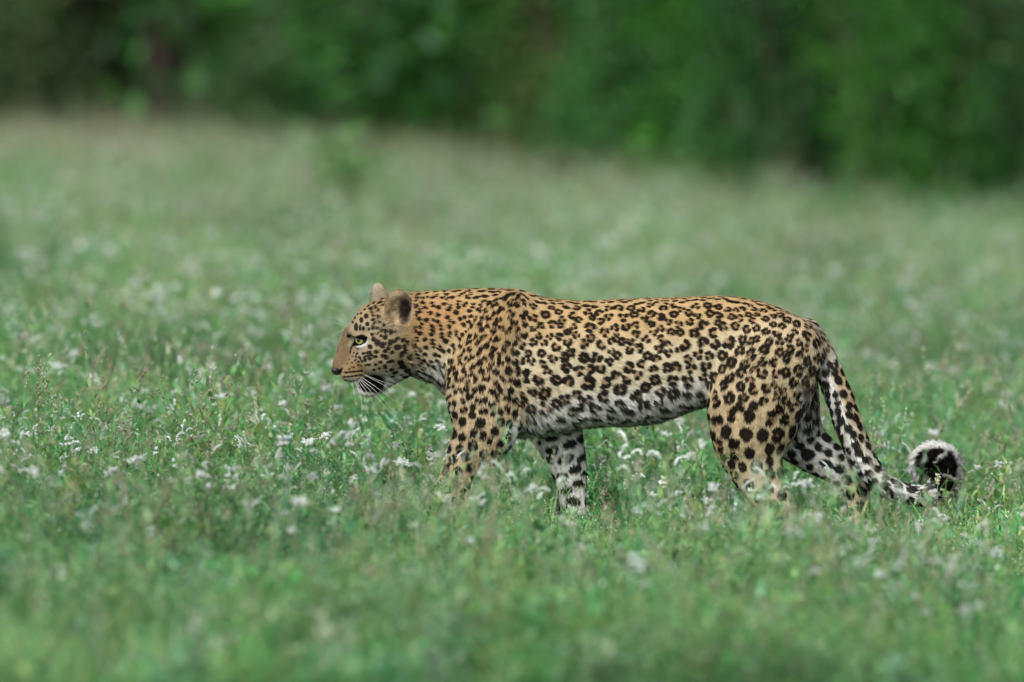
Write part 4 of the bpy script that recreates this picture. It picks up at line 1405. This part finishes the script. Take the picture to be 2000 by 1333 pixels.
# ------------------------------------------------------------------ small shrub standing in the open meadow
def crown(n, centre, rad, leaf, cols, lumps=9, rnd=None, down=0.0):
    """leaves spread through an uneven, lumpy volume"""
    rg = np.random.default_rng(rnd)
    lc = rg.normal(0, 0.42, (lumps, 3)) * rad + centre
    lr = rg.uniform(0.30, 0.62, lumps)
    lt = rg.uniform(0.88, 1.14, lumps)
    k = rg.choice(lumps, n, p=lr ** 2 / (lr ** 2).sum())
    d = rg.normal(size=(n, 3)); d /= np.linalg.norm(d, axis=1)[:, None]
    p = lc[k] + d * (rg.uniform(0.35, 1.0, n) ** 0.5 * lr[k])[:, None] * rad
    p[:, 2] = np.maximum(p[:, 2], 0.03 + 0.1 * rg.random(n))
    a = rg.normal(size=(n, 3)); a /= np.linalg.norm(a, axis=1)[:, None]
    b = np.cross(a, rg.normal(size=(n, 3))); b /= np.linalg.norm(b, axis=1)[:, None]
    L_ = (leaf * rg.uniform(0.6, 1.3, n))[:, None]
    v = np.stack([p, p + a * L_ * 0.5 + b * L_ * 0.27, p + a * L_, p + a * L_ * 0.5 - b * L_ * 0.27], 1).reshape(-1, 3)
    f = np.arange(4 * n).reshape(-1, 4)
    col = np.array(cols)[rg.choice(len(cols), n)] * (lt[k] * rg.uniform(0.8, 1.2, n))[:, None]
    return v, f, np.repeat(col, 4, axis=0)


def woody(name, label, cat, x, y, rad, h, n, leaf, cols, seed, group=None, stems=5, bare=0.0):
    e = empty(name, (x, y, float(slope(x, y))))
    tag(e, label, cat, group)
    v, f, c = crown(n, np.array([0, 0, h * 0.48]), np.array([rad, rad, h * 0.60]), leaf, cols, lumps=14, rnd=seed)
    mesh_obj('crown', v, f, M_BUSH, e, smooth=False, tint=np.clip(c, 0.004, 0.6))
    tv, tf = [], []
    rg = random.Random(seed)
    for k in range(stems):
        a = rg.uniform(0, 6.28); r = rad * rg.uniform(0.3, 0.8)
        pts = catmull([(0.05 * math.cos(a), 0.05 * math.sin(a), -0.05), (r * 0.4 * math.cos(a), r * 0.4 * math.sin(a), h * 0.35), (r * math.cos(a + 0.3), r * math.sin(a + 0.3), h * rg.uniform(0.7, 0.95))], 4)
        q, g = tube(pts, 0.02 * h * rg.uniform(0.5, 1), 0.004 * h, 6)
        b = len(tv); tv += list(q); tf += [[i + b for i in w] for w in g]
    mesh_obj('trunk', tv, tf, M_BARK, e)
    return e


sx, sy = on_ray(670, 410, 0.15)
woody('meadow_shrub', 'low bright green shrub standing alone in the far meadow', 'shrub', sx, sy, 0.19, 0.46, 520, 0.06, [(0.09, 0.23, 0.055), (0.11, 0.23, 0.07)], 91, stems=4)

# ------------------------------------------------------------------ thicket along the far edge of the meadow
BR, MD, DK, GY, BN = [(0.045, 0.19, 0.014), (0.055, 0.19, 0.018)], [(0.035, 0.135, 0.02), (0.045, 0.15, 0.025)], [(0.02, 0.085, 0.026), (0.03, 0.095, 0.034)], [(0.13, 0.15, 0.11), (0.09, 0.14, 0.07)], [(0.11, 0.125, 0.045), (0.08, 0.11, 0.04)]
# photo x of the middle, ground line y, look, radius m, height m
BUSH = [(-80, 236, DK + BN, 0.75, 2.4, 'dark dusky green bush at the left end of the thicket'),
        (150, 244, BN + DK, 0.75, 2.2, 'brownish olive bush near the left end of the thicket'),
        (330, 250, BN + MD + GY, 0.65, 2.6, 'olive and grey twiggy bush left of the brightest green bush'),
        (440, 262, GY + MD, 0.34, 0.75, 'low pale sage bush at the foot of the thicket'),
        (560, 262, BR + MD, 0.75, 2.7, 'bright green bush rising above a greyish gap'),
        (660, 272, GY + DK, 0.42, 1.0, 'greyish low bush between two bright green bushes'),
        (800, 280, BR + DK, 0.75, 2.6, 'deep green bush with bright top in the middle of the thicket'),
        (960, 292, BR + MD, 0.72, 2.8, 'large bright leafy bush right of the middle'),
        (1090, 305, BN + MD, 0.55, 1.9, 'olive brown bush beside a dark gap'),
        (1230, 322, DK + MD, 0.62, 2.6, 'very dark green bush right of the olive brown one'),
        (1400, 338, BR + MD, 0.62, 2.3, 'light green bush in the right half of the thicket'),
        (1560, 358, DK + DK + MD, 0.60, 2.4, 'dark bluish green bush beside the light green one'),
        (1710, 378, MD + BR, 0.55, 2.6, 'mid green bush near the right end of the thicket'),
        (1870, 385, MD + DK, 0.6, 2.5, 'dense green bush second from the right end'),
        (2060, 388, DK + BN, 0.65, 2.4, 'dark green bush at the right end of the thicket')]
for i, (px, py, cols, rad, h, lab) in enumerate(BUSH):
    bx_, by_ = on_ray(px, py, 0.27)
    woody('thicket_bush', lab, 'bush', bx_, by_ + rad * 0.8, rad, h, int(12000 * rad * h / 1.5), 0.05, cols, 200 + i, 'bushes along the edge of the meadow')
BACK = [(-150, 5.0), (250, 5.4), (700, 4.8), (1150, 5.6), (1600, 5.0), (2100, 5.2)]
for i, (px, h) in enumerate(BACK):
    bx_, by_ = on_ray(px, 245 + 0.075 * max(px, 0), 0.27)
    woody('thicket_tree', 'tall dark tree behind the thicket, ' + ('leftmost', 'second from left', 'third from left', 'third from right', 'second from right', 'rightmost')[i], 'tree', bx_, by_ + 3.2, 1.9, h, 7000, 0.13, DK + MD, 300 + i, 'trees behind the thicket', stems=6)
